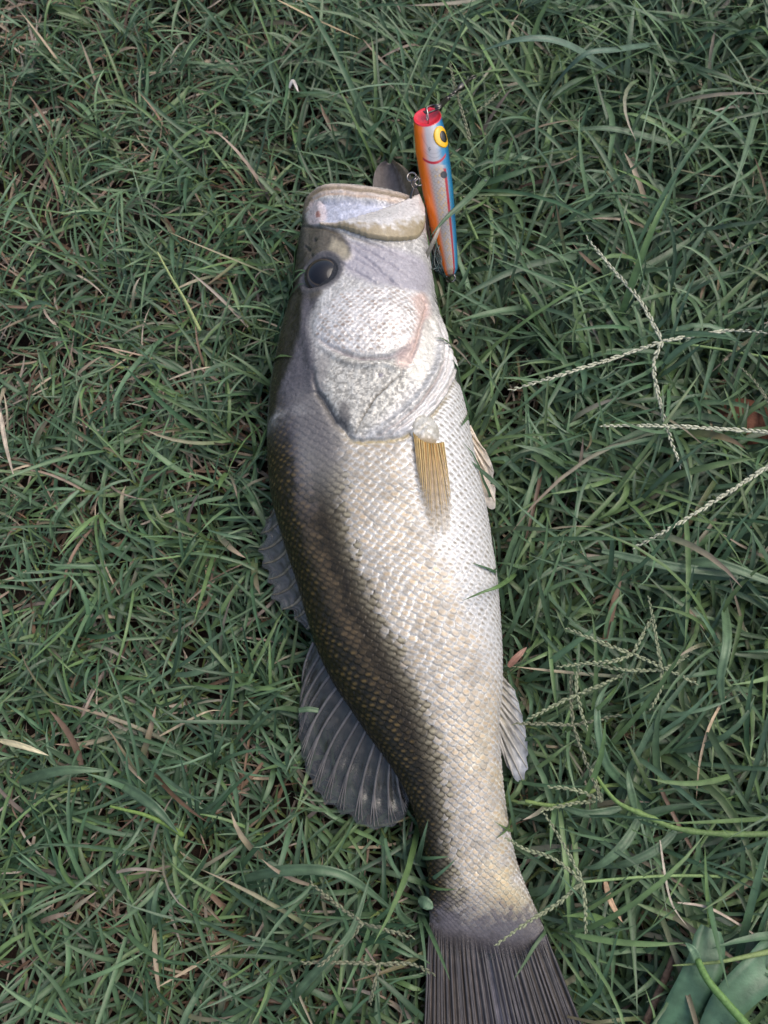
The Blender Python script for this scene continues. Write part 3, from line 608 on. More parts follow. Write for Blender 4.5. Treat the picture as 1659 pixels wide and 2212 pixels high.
parts = [wire(rb, .00065)]
for sx, ex in ((P(930, 522, .046), P(945, 535, .042)), (P(925, 545, .048), P(930, 560, .048)), (P(948, 548, .05), P(955, 572, .052))):
    parts.append(tube(crv([rb[-2], rb[-1], sx, (sx+ex)/2+[0, 0, .001], ex], 24), np.linspace(.0006, .00015, 24), 6))
build('treble_hook', *joinm(parts), M['black_steel'], lure)
parts = []
for k_ in range(46):
    g0 = rb[2]+rng.normal(0, .0008, 3); g1 = P(941+rng.normal(0, 6), 560+rng.normal(0, 9), .046+rng.normal(0, .002)); g2 = P(937+rng.normal(0, 7), 530+rng.normal(0, 14), .044+rng.normal(0, .003))
    parts.append(tube(crv([rb[1]+rng.normal(0, .0005, 3), g0, g1, g2], 10), np.linspace(.0005, .0002, 10), 5, .4))
build('tail_dressing', *joinm(parts), M['dressing'], lure)
# snap swivel tied to the face of the lure
swz = [.062, .060, .056, .053, .050, .049]
s0 = tie+fn*.0060; s1 = P(950, 228, .076); s2 = P(966, 213, .068); s3 = P(978, 203, .062); s4 = P(1000, 184, .056); s5 = P(1022, 167, .051)
swv = empty('snap_swivel', s4-[0, 0, .004], 'small dark metal snap swivel clipped to the lure\'s red face', 'swivel')
dv = (s1-s0)/np.linalg.norm(s1-s0); sv = np.cross(dv, e_z); sv /= np.linalg.norm(sv)
loop = [s0+sv*.0008, s0+dv*.001-sv*.0016, (s0+s1)/2-sv*.0018, s1-sv*.0009, s2-sv*.0012, s2+dv*.0015, s2+sv*.0013, s1+sv*.0014, (s0+s1)/2+sv*.0018, s0+sv*.0016-dv*.0006, s0-sv*.0002-dv*.0014]
build('snap', *wire(loop, .00055), M['black_steel'], swv)
c_ = crv([s1-dv*.003, s1, s2-dv*.001, s2+dv*.001], 16); build('snap_sleeve', *tube(c_, np.array([.0006]+[.0012]*14+[.0006]), 10, .6), M['black_steel'], swv)
d2 = (s5-s3)/np.linalg.norm(s5-s3); sv2 = np.cross(d2, e_z)
build('swivel_ring', *tube(ringpts(s3-d2*.001, d2, sv2*.8+e_z*.5, .0026, .0020, 23), .00045, 8), M['black_steel'], swv)
q = np.linspace(0, 1, 24); pr = 1.25*np.interp(q, [0, .1, .25, .32, .5, .68, .75, .9, 1], [.0007, .0009, .0008, .0015, .0019, .0015, .0008, .0009, .0007])
build('swivel_barrel', *tube(s3+d2*.0015+np.outer(q, (s5-d2*.002-s3-d2*.0015)), pr, 14), M['black_steel'], swv)
build('swivel_ring', *tube(ringpts(s5, d2, sv2*.8+e_z*.4, .0027, .0022, 23), .00045, 8), M['black_steel'], swv)

# ================================================================== keep-out map: nothing grows through the fish or the lure
KR = .002; KX, KY, KN = -.2, -.25, 360
keep = np.full((KN, KN), 9.0)
def block(V, lo=None):
    x = np.clip(((V[:, 0]-KX)/KR).astype(int), 0, KN-1); y = np.clip(((V[:, 1]-KY)/KR).astype(int), 0, KN-1)
    np.minimum.at(keep, (x, y), V[:, 2] if lo is None else lo)
block(body[::2].reshape(-1, 3)); block(JR.reshape(-1, 3))
for g in finpts: block(np.repeat(g, 1, 0))
block(LV.reshape(-1, 3))
k2 = keep.copy()
for dx in (-1, 0, 1):
    for dy in (-1, 0, 1): k2 = np.minimum(k2, np.roll(np.roll(keep, dx, 0), dy, 1))
keep = k2
def keepz(x, y):
    i = ((x-KX)/KR).astype(int); j = ((y-KY)/KR).astype(int); ok = (i >= 0) & (i < KN) & (j >= 0) & (j < KN)
    return np.where(ok, keep[np.clip(i, 0, KN-1), np.clip(j, 0, KN-1)], 9.0)

# ================================================================== lawn
AX0, AX1, AY0, AY1 = -.48, .48, -.30, .74
def lush(x, y):   # right side and foreground grow longer, the left is shorter and thin
    return np.clip(.5+1.6*x - .55*np.clip(.35-np.abs(y-.2), -.2, .35)*(x < 0) + .35*(fbm(x*9+50, y*9+50, 15)-.5), 0, 1)
def ribbons(root, az, el, droop, curl, Ln, Wd, tw, base_c, tip_c, n=7, fold=.18, zmin=.003, cull=True, stemmy=None):
    N = len(root); t = np.linspace(0, 1, n); ds = Ln/(n-1)
    e = el[:, None]-droop[:, None]*t[None]**1.3; a = az[:, None]+curl[:, None]*t[None]
    dirv = np.stack([np.cos(e)*np.cos(a), np.cos(e)*np.sin(a), np.sin(e)], -1)
    p = root[:, None]+np.concatenate([np.zeros((N, 1, 3)), np.cumsum(dirv[:, :-1]*ds[:, None, None], 1)], 1)
    p[..., 2] = np.maximum(p[..., 2], zmin+.0015*np.sin(t*9)[None])
    kz = keepz(p[..., 0], p[..., 1])
    if cull:
        hit = (p[..., 2] > kz-.001); pen = np.where(hit, p[..., 2]-kz, 0)
        ok = (pen.max(1) < .022) & (hit.mean(1) < .5)
        p[..., 2] = np.where(hit, np.maximum(kz-.003, .0015), p[..., 2])
        p, e, a, Wd, tw, base_c, tip_c, dirv = [q[ok] for q in (p, e, a, Wd, tw, base_c, tip_c, dirv)]; N = len(p)
    wd = np.stack([-np.sin(a), np.cos(a), 0*a], -1); nr = np.cross(dirv, wd); nr *= np.sign(nr[..., 2:3]+1e-9)
    twt = tw[:, None]*(.3+.7*t[None]); wv = wd*np.cos(twt)[..., None]+nr*np.sin(twt)[..., None]; nv = nr*np.cos(twt)[..., None]-wd*np.sin(twt)[..., None]
    prof = np.interp(t, [0, .08, .3, .68, .88, 1], [.70, .93, 1, .84, .45, .03])
    hw = .5*Wd[:, None]*prof[None]
    V = np.stack([p-wv*hw[..., None], p-nv*(fold*2*hw)[..., None], p+wv*hw[..., None]], 2)
    cc = base_c[:, None]*(1-t[None, :, None])+tip_c[:, None]*t[None, :, None]
    cc = np.repeat(cc[:, :, None], 3, 2); cc[:, :, 1] *= 1.18
    F0 = gridF(n, 3); F = (F0[None]+(np.arange(N)*n*3)[:, None, None]).reshape(-1, 4)
    return V.reshape(-1, 3), F, cc.reshape(-1, 3), p
def R(a, b, n): return rng.uniform(a, b, n)
greens = np.array([[.078, .142, .066], [.068, .130, .066], [.092, .160, .076], [.052, .108, .050], [.100, .166, .062], [.080, .142, .078]])
def green(n): return greens[rng.integers(0, len(greens), n)]*R(.58, 1.12, n)[:, None]
drys = np.array([[.36, .29, .20], [.30, .22, .16], [.20, .13, .085], [.40, .34, .27], [.24, .19, .15], [.13, .08, .05]])
def dry(n): return drys[rng.integers(0, len(drys), n)]*R(.6, 1.15, n)[:, None]
GB = []
# thatch of dead straw
n = 21000; x, y = R(AX0, AX1, n), R(AY0, AY1, n); lu = lush(x, y)
patch = fbm(x*22+9, y*22+9, 25); kp = rng.random(n) < (1.0-.3*lu)*(.35+1.1*sstep(.35, .65, patch)); x, y = x[kp], y[kp]; n = len(x)
c = dry(n); th_V, th_F, th_C, _ = ribbons(np.stack([x, y, R(.001, .017, n)], -1), R(0, 6.28, n), R(-.15, .35, n), R(-.2, .7, n), R(-.7, .7, n), R(.012, .042, n), R(.0007, .0021, n), R(-.9, .9, n), c, c*R(.7, 1.1, n)[:, None], 5, .1, .001)
tag(build('dead_thatch', th_V, th_F, M['thatch'], None, th_C), 'layer of dry straw-coloured dead grass between the living blades', 'dry grass', kind='stuff')
# low blades
n = 9000; x, y = R(AX0, AX1, n), R(AY0, AY1, n); lu = lush(x, y); c = green(n)*.85
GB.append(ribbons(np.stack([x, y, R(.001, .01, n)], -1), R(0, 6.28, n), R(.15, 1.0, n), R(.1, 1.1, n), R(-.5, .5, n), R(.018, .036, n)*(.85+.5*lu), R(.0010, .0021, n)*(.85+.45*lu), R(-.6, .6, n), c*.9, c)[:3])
# tillers: creeping shoots with blades in two rows
nt_ = 8800; x, y = R(AX0, AX1, nt_), R(AY0, AY1, nt_); lu = lush(x, y)
saz, sel, sL = R(0, 6.28, nt_), R(.35, 1.25, nt_), R(.010, .030, nt_)*(.8+.8*lu)
sr_ = np.stack([x, y, R(.001, .010, nt_)], -1); sd_ = np.stack([np.cos(sel)*np.cos(saz), np.cos(sel)*np.sin(saz), np.sin(sel)], -1)
sc_ = np.array([.16, .21, .07])*R(.6, 1.2, nt_)[:, None]*np.where(rng.random(nt_) < .25, 1.2, .75)[:, None]
GB.append(ribbons(sr_, saz, sel, R(-.1, .3, nt_), R(-.2, .2, nt_), sL*1.05, R(.0012, .0021, nt_), R(-.4, .4, nt_), sc_, sc_, 4, .3)[:3])
tone = green(nt_)
for k_ in range(5):
    f = (.35, .55, .75, .9, 1.0)[k_]; m = rng.random(nt_) < (.75, .85, .95, 1, 1)[k_]
    rt = (sr_+sd_*(sL*f)[:, None])[m]; nb = len(rt); sg = 1 if k_ % 2 else -1; lum = lu[m]
    az = saz[m]+sg*R(.25, 1.1, nb)*(0.35 if k_ == 4 else 1); el = np.clip(sel[m]*.55+R(-.35, .45, nb), -.1, 1.3)
    Lb = R(.016, .046, nb)*(.74+1.05*lum)*np.where(rng.random(nb) < .12, 1.7, 1); Wb = np.clip(rng.lognormal(math.log(.00195), .28, nb), .0009, .0036)*(.78+.55*lum)
    c = tone[m]*R(.8, 1.2, nb)[:, None]; young = rng.random(nb) < .05; c[young] = np.array([.095, .165, .058])*R(.8, 1.2, young.sum())[:, None]
    tip = c*np.array([1.05, 1.02, 1.05]); dd = rng.random(nb) < .05; tip[dd] = dry(dd.sum()); d3 = rng.random(nb) < .05*(1-lum)**2; c[d3] = dry(d3.sum()); tip[d3] = c[d3]
    GB.append(ribbons(rt, az, el, R(.1, 1.6, nb), rng.normal(0, .6, nb), Lb, Wb, R(-.7, .7, nb), c, tip)[:3])
# blades at the fish's edge lean a little over it
nk = 150; ks = rng.integers(120, NU-60, nk); sdn = rng.random(nk) < .5
eg = np.where(sdn[:, None], Lp[ks], Rp[ks]); ou = eg-(Lp[ks]+Rp[ks])/2; ou[:, 2] = 0; ou /= np.linalg.norm(ou, axis=1)[:, None]
rt = eg+ou*R(.005, .012, nk)[:, None]; rt[:, 2] = R(.004, .014, nk); ok = keepz(rt[:, 0], rt[:, 1]) > 1; rt, ou = rt[ok], ou[ok]; nk = len(rt)
az = np.arctan2(-ou[:, 1], -ou[:, 0])+rng.normal(0, .75, nk); c = green(nk); nseg = 9; Lk = R(.034, .058, nk); ek = R(1.0, 1.35, nk); dk = R(.5, 1.5, nk)
gV, gF, gC, gp = ribbons(rt, az, ek, dk, rng.normal(0, .4, nk), Lk, R(.0013, .0026, nk), R(-.5, .5, nk), c, c*1.05, nseg, cull=False)
gv3 = gV.reshape(nk, nseg, 3, 3); bzv = body_z(gv3[..., 0], gv3[..., 1]); gv3[..., 2] = np.where(bzv > 0, np.maximum(gv3[..., 2], bzv+.0012), gv3[..., 2])
keepb = (np.where(bzv > 0, 1, 0).mean((1, 2)) < .45); gv3, gC = gv3[keepb], gC.reshape(nk, nseg, 3, 3)[keepb]; gF = (gridF(nseg, 3)[None]+(np.arange(len(gv3))*nseg*3)[:, None, None]).reshape(-1, 4)
GB.append((gv3.reshape(-1, 3), gF, gC.reshape(-1, 3)))
V = np.concatenate([g[0] for g in GB]); offs = np.cumsum([0]+[len(g[0]) for g in GB[:-1]])
F = np.concatenate([g[1]+o for g, o in zip(GB, offs)]); C_ = np.concatenate([g[2] for g in GB])
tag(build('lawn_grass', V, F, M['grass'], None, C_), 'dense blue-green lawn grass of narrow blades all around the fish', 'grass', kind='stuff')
# dew
top = V[::3][rng.integers(0, len(V)//3, 900)]; top = top[top[:, 2] > .02][:420]
ico = []; a = np.arange(8)/8*2*np.pi; tq = np.linspace(.05, np.pi-.05, 6); sph = np.stack([np.outer(np.sin(tq), np.cos(a)), np.outer(np.sin(tq), np.sin(a)), np.outer(np.cos(tq), np.ones(8))], -1).reshape(-1, 3); sF = gridF(6, 8, True)
Vd = np.concatenate([p+sph*r+[0, 0, r*.6] for p, r in zip(top, R(.0004, .0010, len(top)))]); Fd = np.concatenate([sF+48*i for i in range(len(top))])
tag(build('dew_drops', Vd, Fd, M['dew']), 'tiny clear water drops scattered on the grass blades', 'dew', kind='stuff')

# ================================================================== seed heads, single blades, stems, leaves
def spike_mesh(p, nsp, ln=.0034, wd=.00125, gap=.00155):
    p = np.asarray(p); L_ = np.linalg.norm(np.diff(p, axis=0), axis=1).sum(); nsp = max(6, int(L_/gap))
    c = crv(p, nsp*2); t, n, b = frames(c); parts = [tube(c, np.linspace(.00048, .00025, len(c)), 5)]
    for k_ in range(nsp):
        i = min(2*k_, len(c)-1); sg = 1 if k_ % 2 else -1; tf = 1-.45*(k_/nsp)**3
        d = t[i]*.95+b[i]*sg*random.uniform(.04, .26)+n[i]*random.uniform(.0, .2); d /= np.linalg.norm(d); o = c[i]+b[i]*sg*wd*.22+n[i]*.0003; l = ln*tf*random.uniform(.75, 1.25); o = o+t[i]*random.uniform(-.0004, .0004)
        parts.append(tube(o+np.outer([0, .25, .55, .85, 1], d*l), np.array([.25, .9, 1, .5, .06])*wd*tf*.62, 5, .75))
    return joinm(parts)
SEED = {'pale': C3(.46, .47, .35), 'green': C3(.25, .28, .17), 'dark': C3(.18, .19, .12)}
def seed_head(node, spikes, stem, tone, label, zn=.052):
    zn += .006
    nd = P(node[0], node[1], zn) if node else P(*spikes[0][0], zn)
    r = empty('seed_head', [nd[0], nd[1], .02], label, 'seed head', 'grass seed heads around the fish')
    for sp in spikes:
        pts = sp if not node else [node]+list(sp); m_ = len(pts)
        zz = zn+np.array([0]+[random.uniform(-.004, .003) for _ in range(m_-1)])
        p3 = [P(a_[0], a_[1], z) for a_, z in zip(pts, zz)]
        V1, F1 = spike_mesh(arc(p3, 24), 0, *((.0040, .00112, .0017) if tone == 'pale' else (.0028, .00100, .0014))); cc = np.asarray(SEED[tone])*(.7+.6*rng.random((len(V1), 1))); build('spike', V1, F1, M['seed'], r, cc)
    if stem:
        p3 = [nd]+[P(a_[0], a_[1], z) for a_, z in zip(stem, np.linspace(zn, .030, len(stem)+1)[1:])]
        V1, F1 = tube(arc(p3, 24), np.linspace(.0006, .0009, 24), 7); build('stem', V1, F1, M['seed'], r, C3(.22, .33, .13))
    return r
N_ = 1.8517
nv = lambda pts: [(a_/N_, b_/N_) for a_, b_ in pts]
seed_head((1430,738), [[(1385,655),(1330,590),(1268,515)], [(1345,768),(1225,806),(1105,843)], [(1500,726),(1575,715),(1650,718)], [(1412,790),(1425,870),(1440,925),(1470,1010)]], [(1540,752),(1700,780)], 'pale', 'pale seed head with four spreading spikes and a smooth green stalk')
seed_head(None, [[(1700,938),(1600,930),(1450,922),(1300,920)]], None, 'pale', 'single long straight cream-white seed spike above a brown dead leaf', .056)
seed_head(None, [[(1700,980),(1640,1020),(1540,1085),(1450,1140),(1372,1182)]], None, 'pale', 'single slanting whitish-green seed spike with bare grass blades on both sides', .054)
seed_head(None, [[(1690,900),(1660,868),(1630,825),(1598,793)]], None, 'dark', 'short dull green seed spike beside the four-spiked pale seed head', .050)
seed_head(nv([(2530,2617)])[0], [nv([(2400,2570),(2265,2513)]), nv([(2450,2645),(2330,2655),(2233,2668)]), nv([(2580,2520),(2610,2470)]), nv([(2650,2670),(2782,2733)])], None, 'green', 'green seed head with dotted spikes crossing a second one at right', .055)
seed_head(nv([(2646,2681)])[0], [nv([(2500,2680),(2372,2659)]), nv([(2640,2760),(2601,2840)]), nv([(2625,2560),(2594,2387)]), nv([(2720,2640),(2775,2588)])], None, 'green', 'green seed head with one white-tipped spike and one tall upright spike', .051)
seed_head(nv([(2307,2778)])[0], [nv([(2220,2820),(2116,2875)]), nv([(2325,2850),(2349,2917)]), nv([(2305,2720),(2317,2659)]), nv([(2400,2740),(2510,2691)])], None, 'green', 'small green seed head just beside the fish\'s anal fin', .049)
seed_head(nv([(2291,2901)])[0], [nv([(2170,2895),(2055,2895)]), nv([(2390,2880),(2478,2859)]), nv([(2284,2800),(2284,2700)]), nv([(2330,3010),(2400,3195)])], None, 'dark', 'dark green seed head reaching over the tip of the anal fin', .047)
seed_head(nv([(2331,3528)])[0], [nv([(2220,3440),(2100,3396),(2020,3350)]), nv([(2220,3620),(2100,3695),(1985,3780)]), nv([(2260,3390),(2176,3252)]), nv([(2340,3630),(2343,3733)])], nv([(2620,3505),(2850,3505),(3120,3522)]), 'green', 'green seed head on a long stalk with one spike lying over the tail', .050)
seed_head(nv([(1452,3693)])[0], [nv([(1350,3620),(1244,3531)]), nv([(1550,3720),(1651,3748)]), nv([(1390,3760),(1280,3865)])], None, 'dark', 'three-spiked seed head in the grass on the back side of the tail', .046)
seed_head(nv([(1515,3856)])[0], [nv([(1400,3850),(1210,3850)]), nv([(1500,3930),(1480,4010)]), nv([(1640,3855),(1740,3900)])], None, 'dark', 'thin brownish seed head with a spike nearly touching the tail fin', .043)
seed_head(None, [nv([(1880,560),(1845,440),(1815,330),(1800,255)])], None, 'dark', 'thin seed spike standing next to the snap swivel', .050)
seed_head(None, [nv([(1905,455),(1950,415),(1998,370)])], None, 'dark', 'short seed spike pointing away from the lure\'s eye', .048)
seed_head(nv([(2410,3200)])[0], [nv([(2300,3160),(2195,3148)]), nv([(2290,3215),(2165,3243)]), nv([(2380,3120),(2370,3080)])], None, 'green', 'three-spiked yellow-green seed head below the anal fin beside a leafy runner', .044)

def blade(pts, zs, w, c0_, label, name='grass_blade', cat='grass blade', group='large single blades', c1_=None, fold=.2, tw=(0, 0), shape=None, matl=None, n=26):
    p3 = np.array([P(a_[0], a_[1], z) for a_, z in zip(pts, zs)]); c = arc(p3, n); t, _, _ = frames(c); s_ = np.linspace(0, 1, n)
    wv = np.cross(t, e_z); wv /= np.linalg.norm(wv, axis=1)[:, None]; nv_ = np.cross(wv, t); nv_ *= np.sign(nv_[:, 2:3]+1e-9)
    a = np.linspace(tw[0], tw[1], n)[:, None]; w2 = wv*np.cos(a)+nv_*np.sin(a); n2_ = nv_*np.cos(a)-wv*np.sin(a)
    prof = np.interp(s_, *(shape or ([0, .1, .35, .7, .9, 1], [.5, .8, 1, .75, .36, .03])))*w/2
    offs_ = [-1, -.5, 0, .5, 1]; V1 = np.stack([c+w2*(prof*o_)[:, None]+n2_*(prof*fold*2*(abs(o_)-.5))[:, None] for o_ in offs_], 1)
    V2 = V1.copy(); V2 -= n2_[:, None]*.00012
    V1 = np.concatenate([V1, V2[:, ::-1]], 1); m = V1.shape[1]
    cc = np.asarray(c0_)*(1-s_[:, None])+np.asarray(c1_ if c1_ is not None else c0_)*s_[:, None]; cc = np.repeat(cc[:, None], m, 1); cc[:, 2] *= 1.2; cc = cc*(.88+.24*rng.random((n, m, 1)))
    o = build(name, V1, gridF(n, m, True), matl or M['grass'], None, cc.reshape(-1, 3), origin=[c[0][0], c[0][1], c[0][2]])
    return tag(o, label, cat, group)
G1, G2, G3 = C3(.080, .135, .072), C3(.070, .120, .066), C3(.095, .165, .06)
blade([(1115,1240),(1078,1266),(1040,1280),(998,1298)], [.030, .074, .0795, .077], .0026, G3, 'green blade lying across the pale belly edge of the fish', c1_=G3*1.1)
blade([(1055,382),(1010,430),(965,470),(930,510)], [.045, .064, .0665, .064], .0042, G1, 'blue-green blade crossing over the lure\'s blue back and side')
blade([(905,585),(935,525),(955,478)], [.05, .064, .0655], .0026, C3(.22, .22, .17), 'short pale dry sliver leaning over the lure\'s orange belly', c1_=C3(.35, .30, .24))
blade([(1330,160),(1220,95),(1130,85),(1040,110)], [.050, .075, .080, .070], .0058, C3(.085, .145, .10), 'long broad arching blade bent over beyond the swivel')
blade([(1420,95),(1330,108),(1260,120),(1190,190)], [.045, .066, .070, .052], .0048, C3(.08, .14, .095), 'second arching blade sharing the bend of a longer one behind it')
blade([(1510,330),(1330,280),(1210,285)], [.035, .052, .046], .0052, G2, 'straight wide blade lying flat in lush grass away from the lure')
blade([(1659,150),(1610,330),(1575,430)], [.03, .06, .062], .0045, G1*1.1, 'tall blade leaning out of the lush corner of the lawn')
blade([(1420,1235),(1530,1215),(1659,1255),(1720,1275)], [.035, .053, .055, .05], .0056, G1, 'long wide blade lying level below the slanting seed spike')
blade([(1300,1190),(1440,1222),(1560,1238),(1700,1262)], [.045, .050, .050, .046], .0050, G2*1.1, 'long narrow blade running beside a wider level one')
blade([(1560,1280),(1570,1380),(1556,1470),(1570,1560)], [.030, .060, .058, .04], .0052, G1*1.15, 'upright wide blade folded downward near the white-tipped spike', tw=(.3, -.3))
blade([(1385,1720),(1310,1650),(1290,1530),(1320,1470)], [.030, .052, .057, .05], .0046, C3(.07, .13, .07), 'curved blade rising from the leafy runner beside the anal fin')
blade([(1240,1020),(1180,980),(1110,960)], [.03, .054, .06], .0040, G1, 'blade pointing at the pelvic fin from the seed head side')
blade([(1120,1100),(1085,1060),(1060,1035),(1010,990)], [.025, .044, .049, .060], .0030, G2, 'thin blade lying over the pelvic fin')
blade([(645,1535),(665,1532),(688,1535)], [.043, .044, .043], .0026, G1, 'cut-off end of a blade lying on the soft dorsal fin', shape=([0, .5, 1], [.9, 1, .9]))
blade([(905,2010),(865,1975),(850,1920)], [.02, .045, .05], .0042, G1, 'wide blade standing behind the tail root')
blade([(900,1870),(912,1820),(925,1770)], [.025, .050, .056], .0026, G2, 'narrow blade standing against the dark narrow part before the tail')
blade([(520,1900),(620,1880),(740,1890),(860,1975)], [.03, .05, .053, .035], .0050, G1, 'long arched blade below the soft dorsal fin')
blade([(0,1600),(50,1612),(105,1632)], [.04, .046, .043], .0030, C3(.50, .45, .27), 'straw-yellow dry blade at the lawn\'s thin side', c1_=C3(.55, .50, .33))
blade([(40,1690),(130,1665),(235,1665)], [.03, .048, .045], .0054, G1, 'wide flat blade below the straw-yellow dry one')
blade([(255,1690),(330,1740),(385,1800)], [.04, .05, .045], .0052, G2, 'broad dark blade slanting across the grass under the straw-yellow one')
blade([(600,2190),(700,2080),(760,2010),(800,1890)], [.03, .05, .052, .05], .0042, G1*.95, 'long thin blade sweeping up between the two dark seed heads')
# broad crabgrass leaves
lf = ([0, .08, .3, .65, .88, 1], [.55, .85, 1, .85, .42, .03])
blade([(1535,2005),(1520,2090),(1470,2180),(1400,2290)], [.052, .056, .052, .04], .0165, C3(.075, .150, .085), 'very broad green leaf hanging from a thick hairy stem', 'broad_leaf', 'leaf', 'broad leaves', shape=lf, fold=.10, n=40)
blade([(1720,2010),(1650,2090),(1570,2170),(1490,2290)], [.045, .058, .058, .05], .0170, C3(.080, .155, .088), 'very broad green leaf spreading over the thick stem\'s lower end', 'broad_leaf', 'leaf', 'broad leaves', shape=lf, fold=.10, n=40)
blade([(1480,1970),(1530,2000),(1600,2040),(1690,2080)], [.03, .034, .034, .03], .014, C3(.035, .075, .045), 'broad dark leaf half hidden under the runners', 'broad_leaf', 'leaf', 'broad leaves', shape=lf, fold=.08, n=30)
blade([(1400,1790),(1375,1730),(1385,1690),(1420,1668)], [.026, .03, .031, .03], .020, C3(.038, .085, .052), 'rounded dark green leaf under the leafy runner', 'broad_leaf', 'leaf', 'broad leaves', shape=([0, .15, .5, .85, 1], [.3, .85, 1, .8, .1]), fold=.05, n=30)
blade([(903,1945),(918,1950),(935,1962)], [.033, .036, .036], .0055, C3(.10, .17, .10), 'small pale oval leaf tucked against the tail root', 'broad_leaf', 'leaf', 'broad leaves', shape=([0, .2, .5, .8, 1], [.3, .9, 1, .8, .2]), fold=.05)
blade([(1560,925),(1600,905),(1640,925),(1690,965)], [.022, .026, .027, .024], .026, C3(.2, .08, .045), 'brown dead leaf lying in the grass under a straight seed spike', 'dead_leaf', 'dead leaf', None, shape=([0, .15, .5, .85, 1], [.5, .9, 1, .8, .3]), fold=.06, matl=M['dead'], n=30)
blade([(1098,1440),(1118,1418),(1138,1398)], [.046, .048, .047], .0034, C3(.25, .13, .09), 'small reddish-brown dead blade beside the belly of the fish', 'dead_leaf', 'dead leaf', None)

def stem(pts, zs, r, c0_, label, leaves=(), c1_=None, name='runner_stem', nodes=()):
    p3 = [P(a_[0], a_[1], z) for a_, z in zip(pts, zs)]; c = arc(p3, 40)
    ro = empty(name, [p3[0][0], p3[0][1], p3[0][2]-(r[0] if isinstance(r, tuple) else r)], label, 'grass stem', 'thick grass stems'); s_ = np.linspace(0, 1, 40)
    rr_ = np.broadcast_to(np.interp(s_, [0, 1], r if isinstance(r, tuple) else (r, r)), 40).copy()
    for q_ in nodes: rr_ *= 1+.45*np.exp(-((s_-q_)/.02)**2)
    V1, F1 = tube(c, rr_, 9); cc = np.repeat(np.asarray(c0_)[None]*(1-s_[:, None])+np.asarray(c1_ if c1_ is not None else c0_)[None]*s_[:, None], 9, 0); cc = np.concatenate([cc[:9], cc, cc[-9:]])
    build('stem', V1, F1, M['seed'], ro, cc)
    for (lp, lz_, lw, lc0) in leaves:
        b = blade(lp, lz_, lw, lc0, None, 'leaf_blade', None, None)
        b.location = (0, 0, 0); co = np.zeros(len(b.data.vertices)*3, np.float32); b.data.vertices.foreach_get('co', co); p0 = P(lp[0][0], lp[0][1], lz_[0])
        co = co.reshape(-1, 3)+(p0-np.array(ro.location)); b.data.vertices.foreach_set('co', co.astype(np.float32).ravel()); b.parent = ro
    return ro
stem(nv([(2381,3100),(2440,3180),(2490,3222),(2590,3265),(2700,3312),(2880,3335),(3120,3336)]), [.050, .055, .057, .057, .056, .056, .054], (.0009, .0014), C3(.17, .27, .08), 'bright green leafy runner stem below the anal fin', c1_=C3(.12, .19, .07), nodes=(.28, .36, .55, .72),
     leaves=[(nv([(2485,3232),(2350,3255),(2215,3215)]), [.050, .051, .044], .0040, G1), (nv([(2560,3265),(2500,3370),(2400,3460),(2330,3470)]), [.049, .054, .052, .045], .0048, G1*1.05), (nv([(2705,3322),(2620,3400),(2500,3455),(2390,3470)]), [.048, .050, .048, .04], .0044, G2), (nv([(2540,3235),(2520,3150),(2510,3080)]), [.050, .054, .05], .0040, G1)])
stem(nv([(2100,3205),(2250,3220),(2400,3150),(2480,3140)]), [.042, .044, .042, .038], .0009, C3(.20, .29, .09), 'thin yellow-green stem running out from beneath the anal fin')
stem(nv([(2790,3840),(2830,3920),(2905,4010),(3010,4130),(3090,4230)]), [.060, .064, .066, .066, .064], (.0015, .0021), C3(.13, .24, .07), 'thick hairy green stem between the very broad leaves', c1_=C3(.11, .22, .06), leaves=[(nv([(2795,3850),(2770,3800),(2740,3770)]), [.060, .062, .06], .0040, C3(.11, .19, .11))])
stem(nv([(2690,3862),(2860,3850),(2990,3825),(3110,3800)]), [.056, .060, .060, .056], (.0003, .0013), C3(.20, .27, .10), 'pale tapering yellow-green sheath pointing over the broad leaves')
stem([(340,545),(370,600),(400,650),(432,715)], [.050, .048, .044, .036], (.0005, .0011), C3(.30, .36, .15), 'yellow-green stalk standing in the thin grass facing the fish\'s eye')
stem(nv([(440,3225),(500,3240),(580,3260),(660,3295),(730,3340)]), [.050, .050, .049, .046, .038], (.0006, .0013), C3(.15, .24, .06), 'bright yellow-green sheath stem in the grass under the soft dorsal fin', nodes=(.6,))
stem(nv([(2090,870),(2140,980),(2195,1110),(2230,1160)]) if False else nv([(1840,790),(1870,870),(1910,960)]), [.040, .042, .038], .0010, C3(.14, .22, .08), 'green shoot stem in the grass beside the lure\'s tail half')
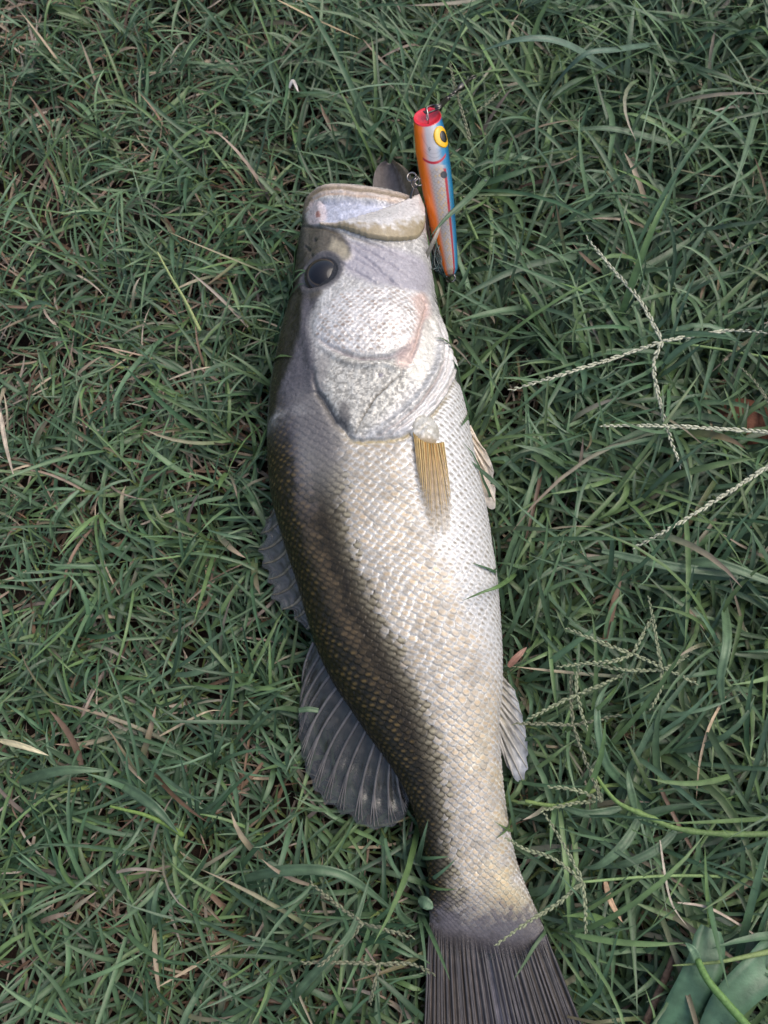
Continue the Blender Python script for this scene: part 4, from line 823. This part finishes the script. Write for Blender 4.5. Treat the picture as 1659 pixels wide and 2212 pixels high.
stem(nv([(2280,1560),(2300,1620),(2330,1700),(2345,1780)]) if False else nv([(2085,1180),(2125,1240),(2160,1320)]), [.055, .05, .04], .0013, C3(.13, .21, .07), 'upright green shoot stem between the lure and the pale seed head')
# twig
p3 = [P(a_[0], a_[1], z) for a_, z in zip(nv([(2700,3818),(2655,3925),(2600,4050),(2560,4150)]), [.046, .045, .043, .04])]; c = arc(p3, 30)
tag(build('twig', *tube(c, .0014*(1+.25*rng.random(30)), 7, .7), M['wood'], None, origin=p3[0]), 'flat brown dry twig lying between the tail and the broad leaves', 'twig')
def straw(pts, zs, w, c0_, label): return blade(pts, zs, w, c0_, label, 'dry_straw', 'straw', 'dry straws', matl=M['thatch'])
straw(nv([(2910,2770),(2840,2900),(2800,3040),(2785,3200)]), [.046, .048, .046, .04], .0014, C3(.42, .33, .22), 'long thin tan straw curving beside the green seed heads')
straw(nv([(2640,3360),(2660,3500),(2690,3620),(2760,3720)]), [.05, .052, .05, .045], .0011, C3(.42, .38, .30), 'thin pale straw crossing the long seed-head stalk')
straw(nv([(2710,3610),(2830,3630),(2960,3700),(3090,3790)]), [.046, .048, .046, .04], .0012, C3(.45, .38, .30), 'pale forked-looking straw beside the pale tapering sheath')
straw(nv([(2420,3520),(2440,3600),(2490,3690)]), [.040, .043, .04], .0028, C3(.45, .31, .20), 'dry tan blade tip pointing to the twig')
straw([(600,0),(690,45),(780,85)], [.045, .048, .045], .0013, C3(.45, .36, .22), 'thin golden straw lying across the far grass')
straw([(0,890),(12,960),(30,1030)], [.035, .037, .033], .0024, C3(.42, .36, .28), 'pale straw in the thin patch of lawn')
straw([(100,2215),(120,2260)] if False else [(365,820),(420,800),(470,790)], [.038, .041, .038], .0012, C3(.40, .34, .25), 'pale straw near the back of the fish\'s head')
straw([(345,1590),(440,1540),(478,1535)], [.043, .045, .043], .0013, C3(.36, .30, .2), 'thin dry straw pointing at the soft dorsal fin')
straw([(625,190),(633,175),(645,200)], [.044, .047, .043], .0022, C3(.6, .55, .5), 'small bleached scrap of dead grass beyond the mouth')
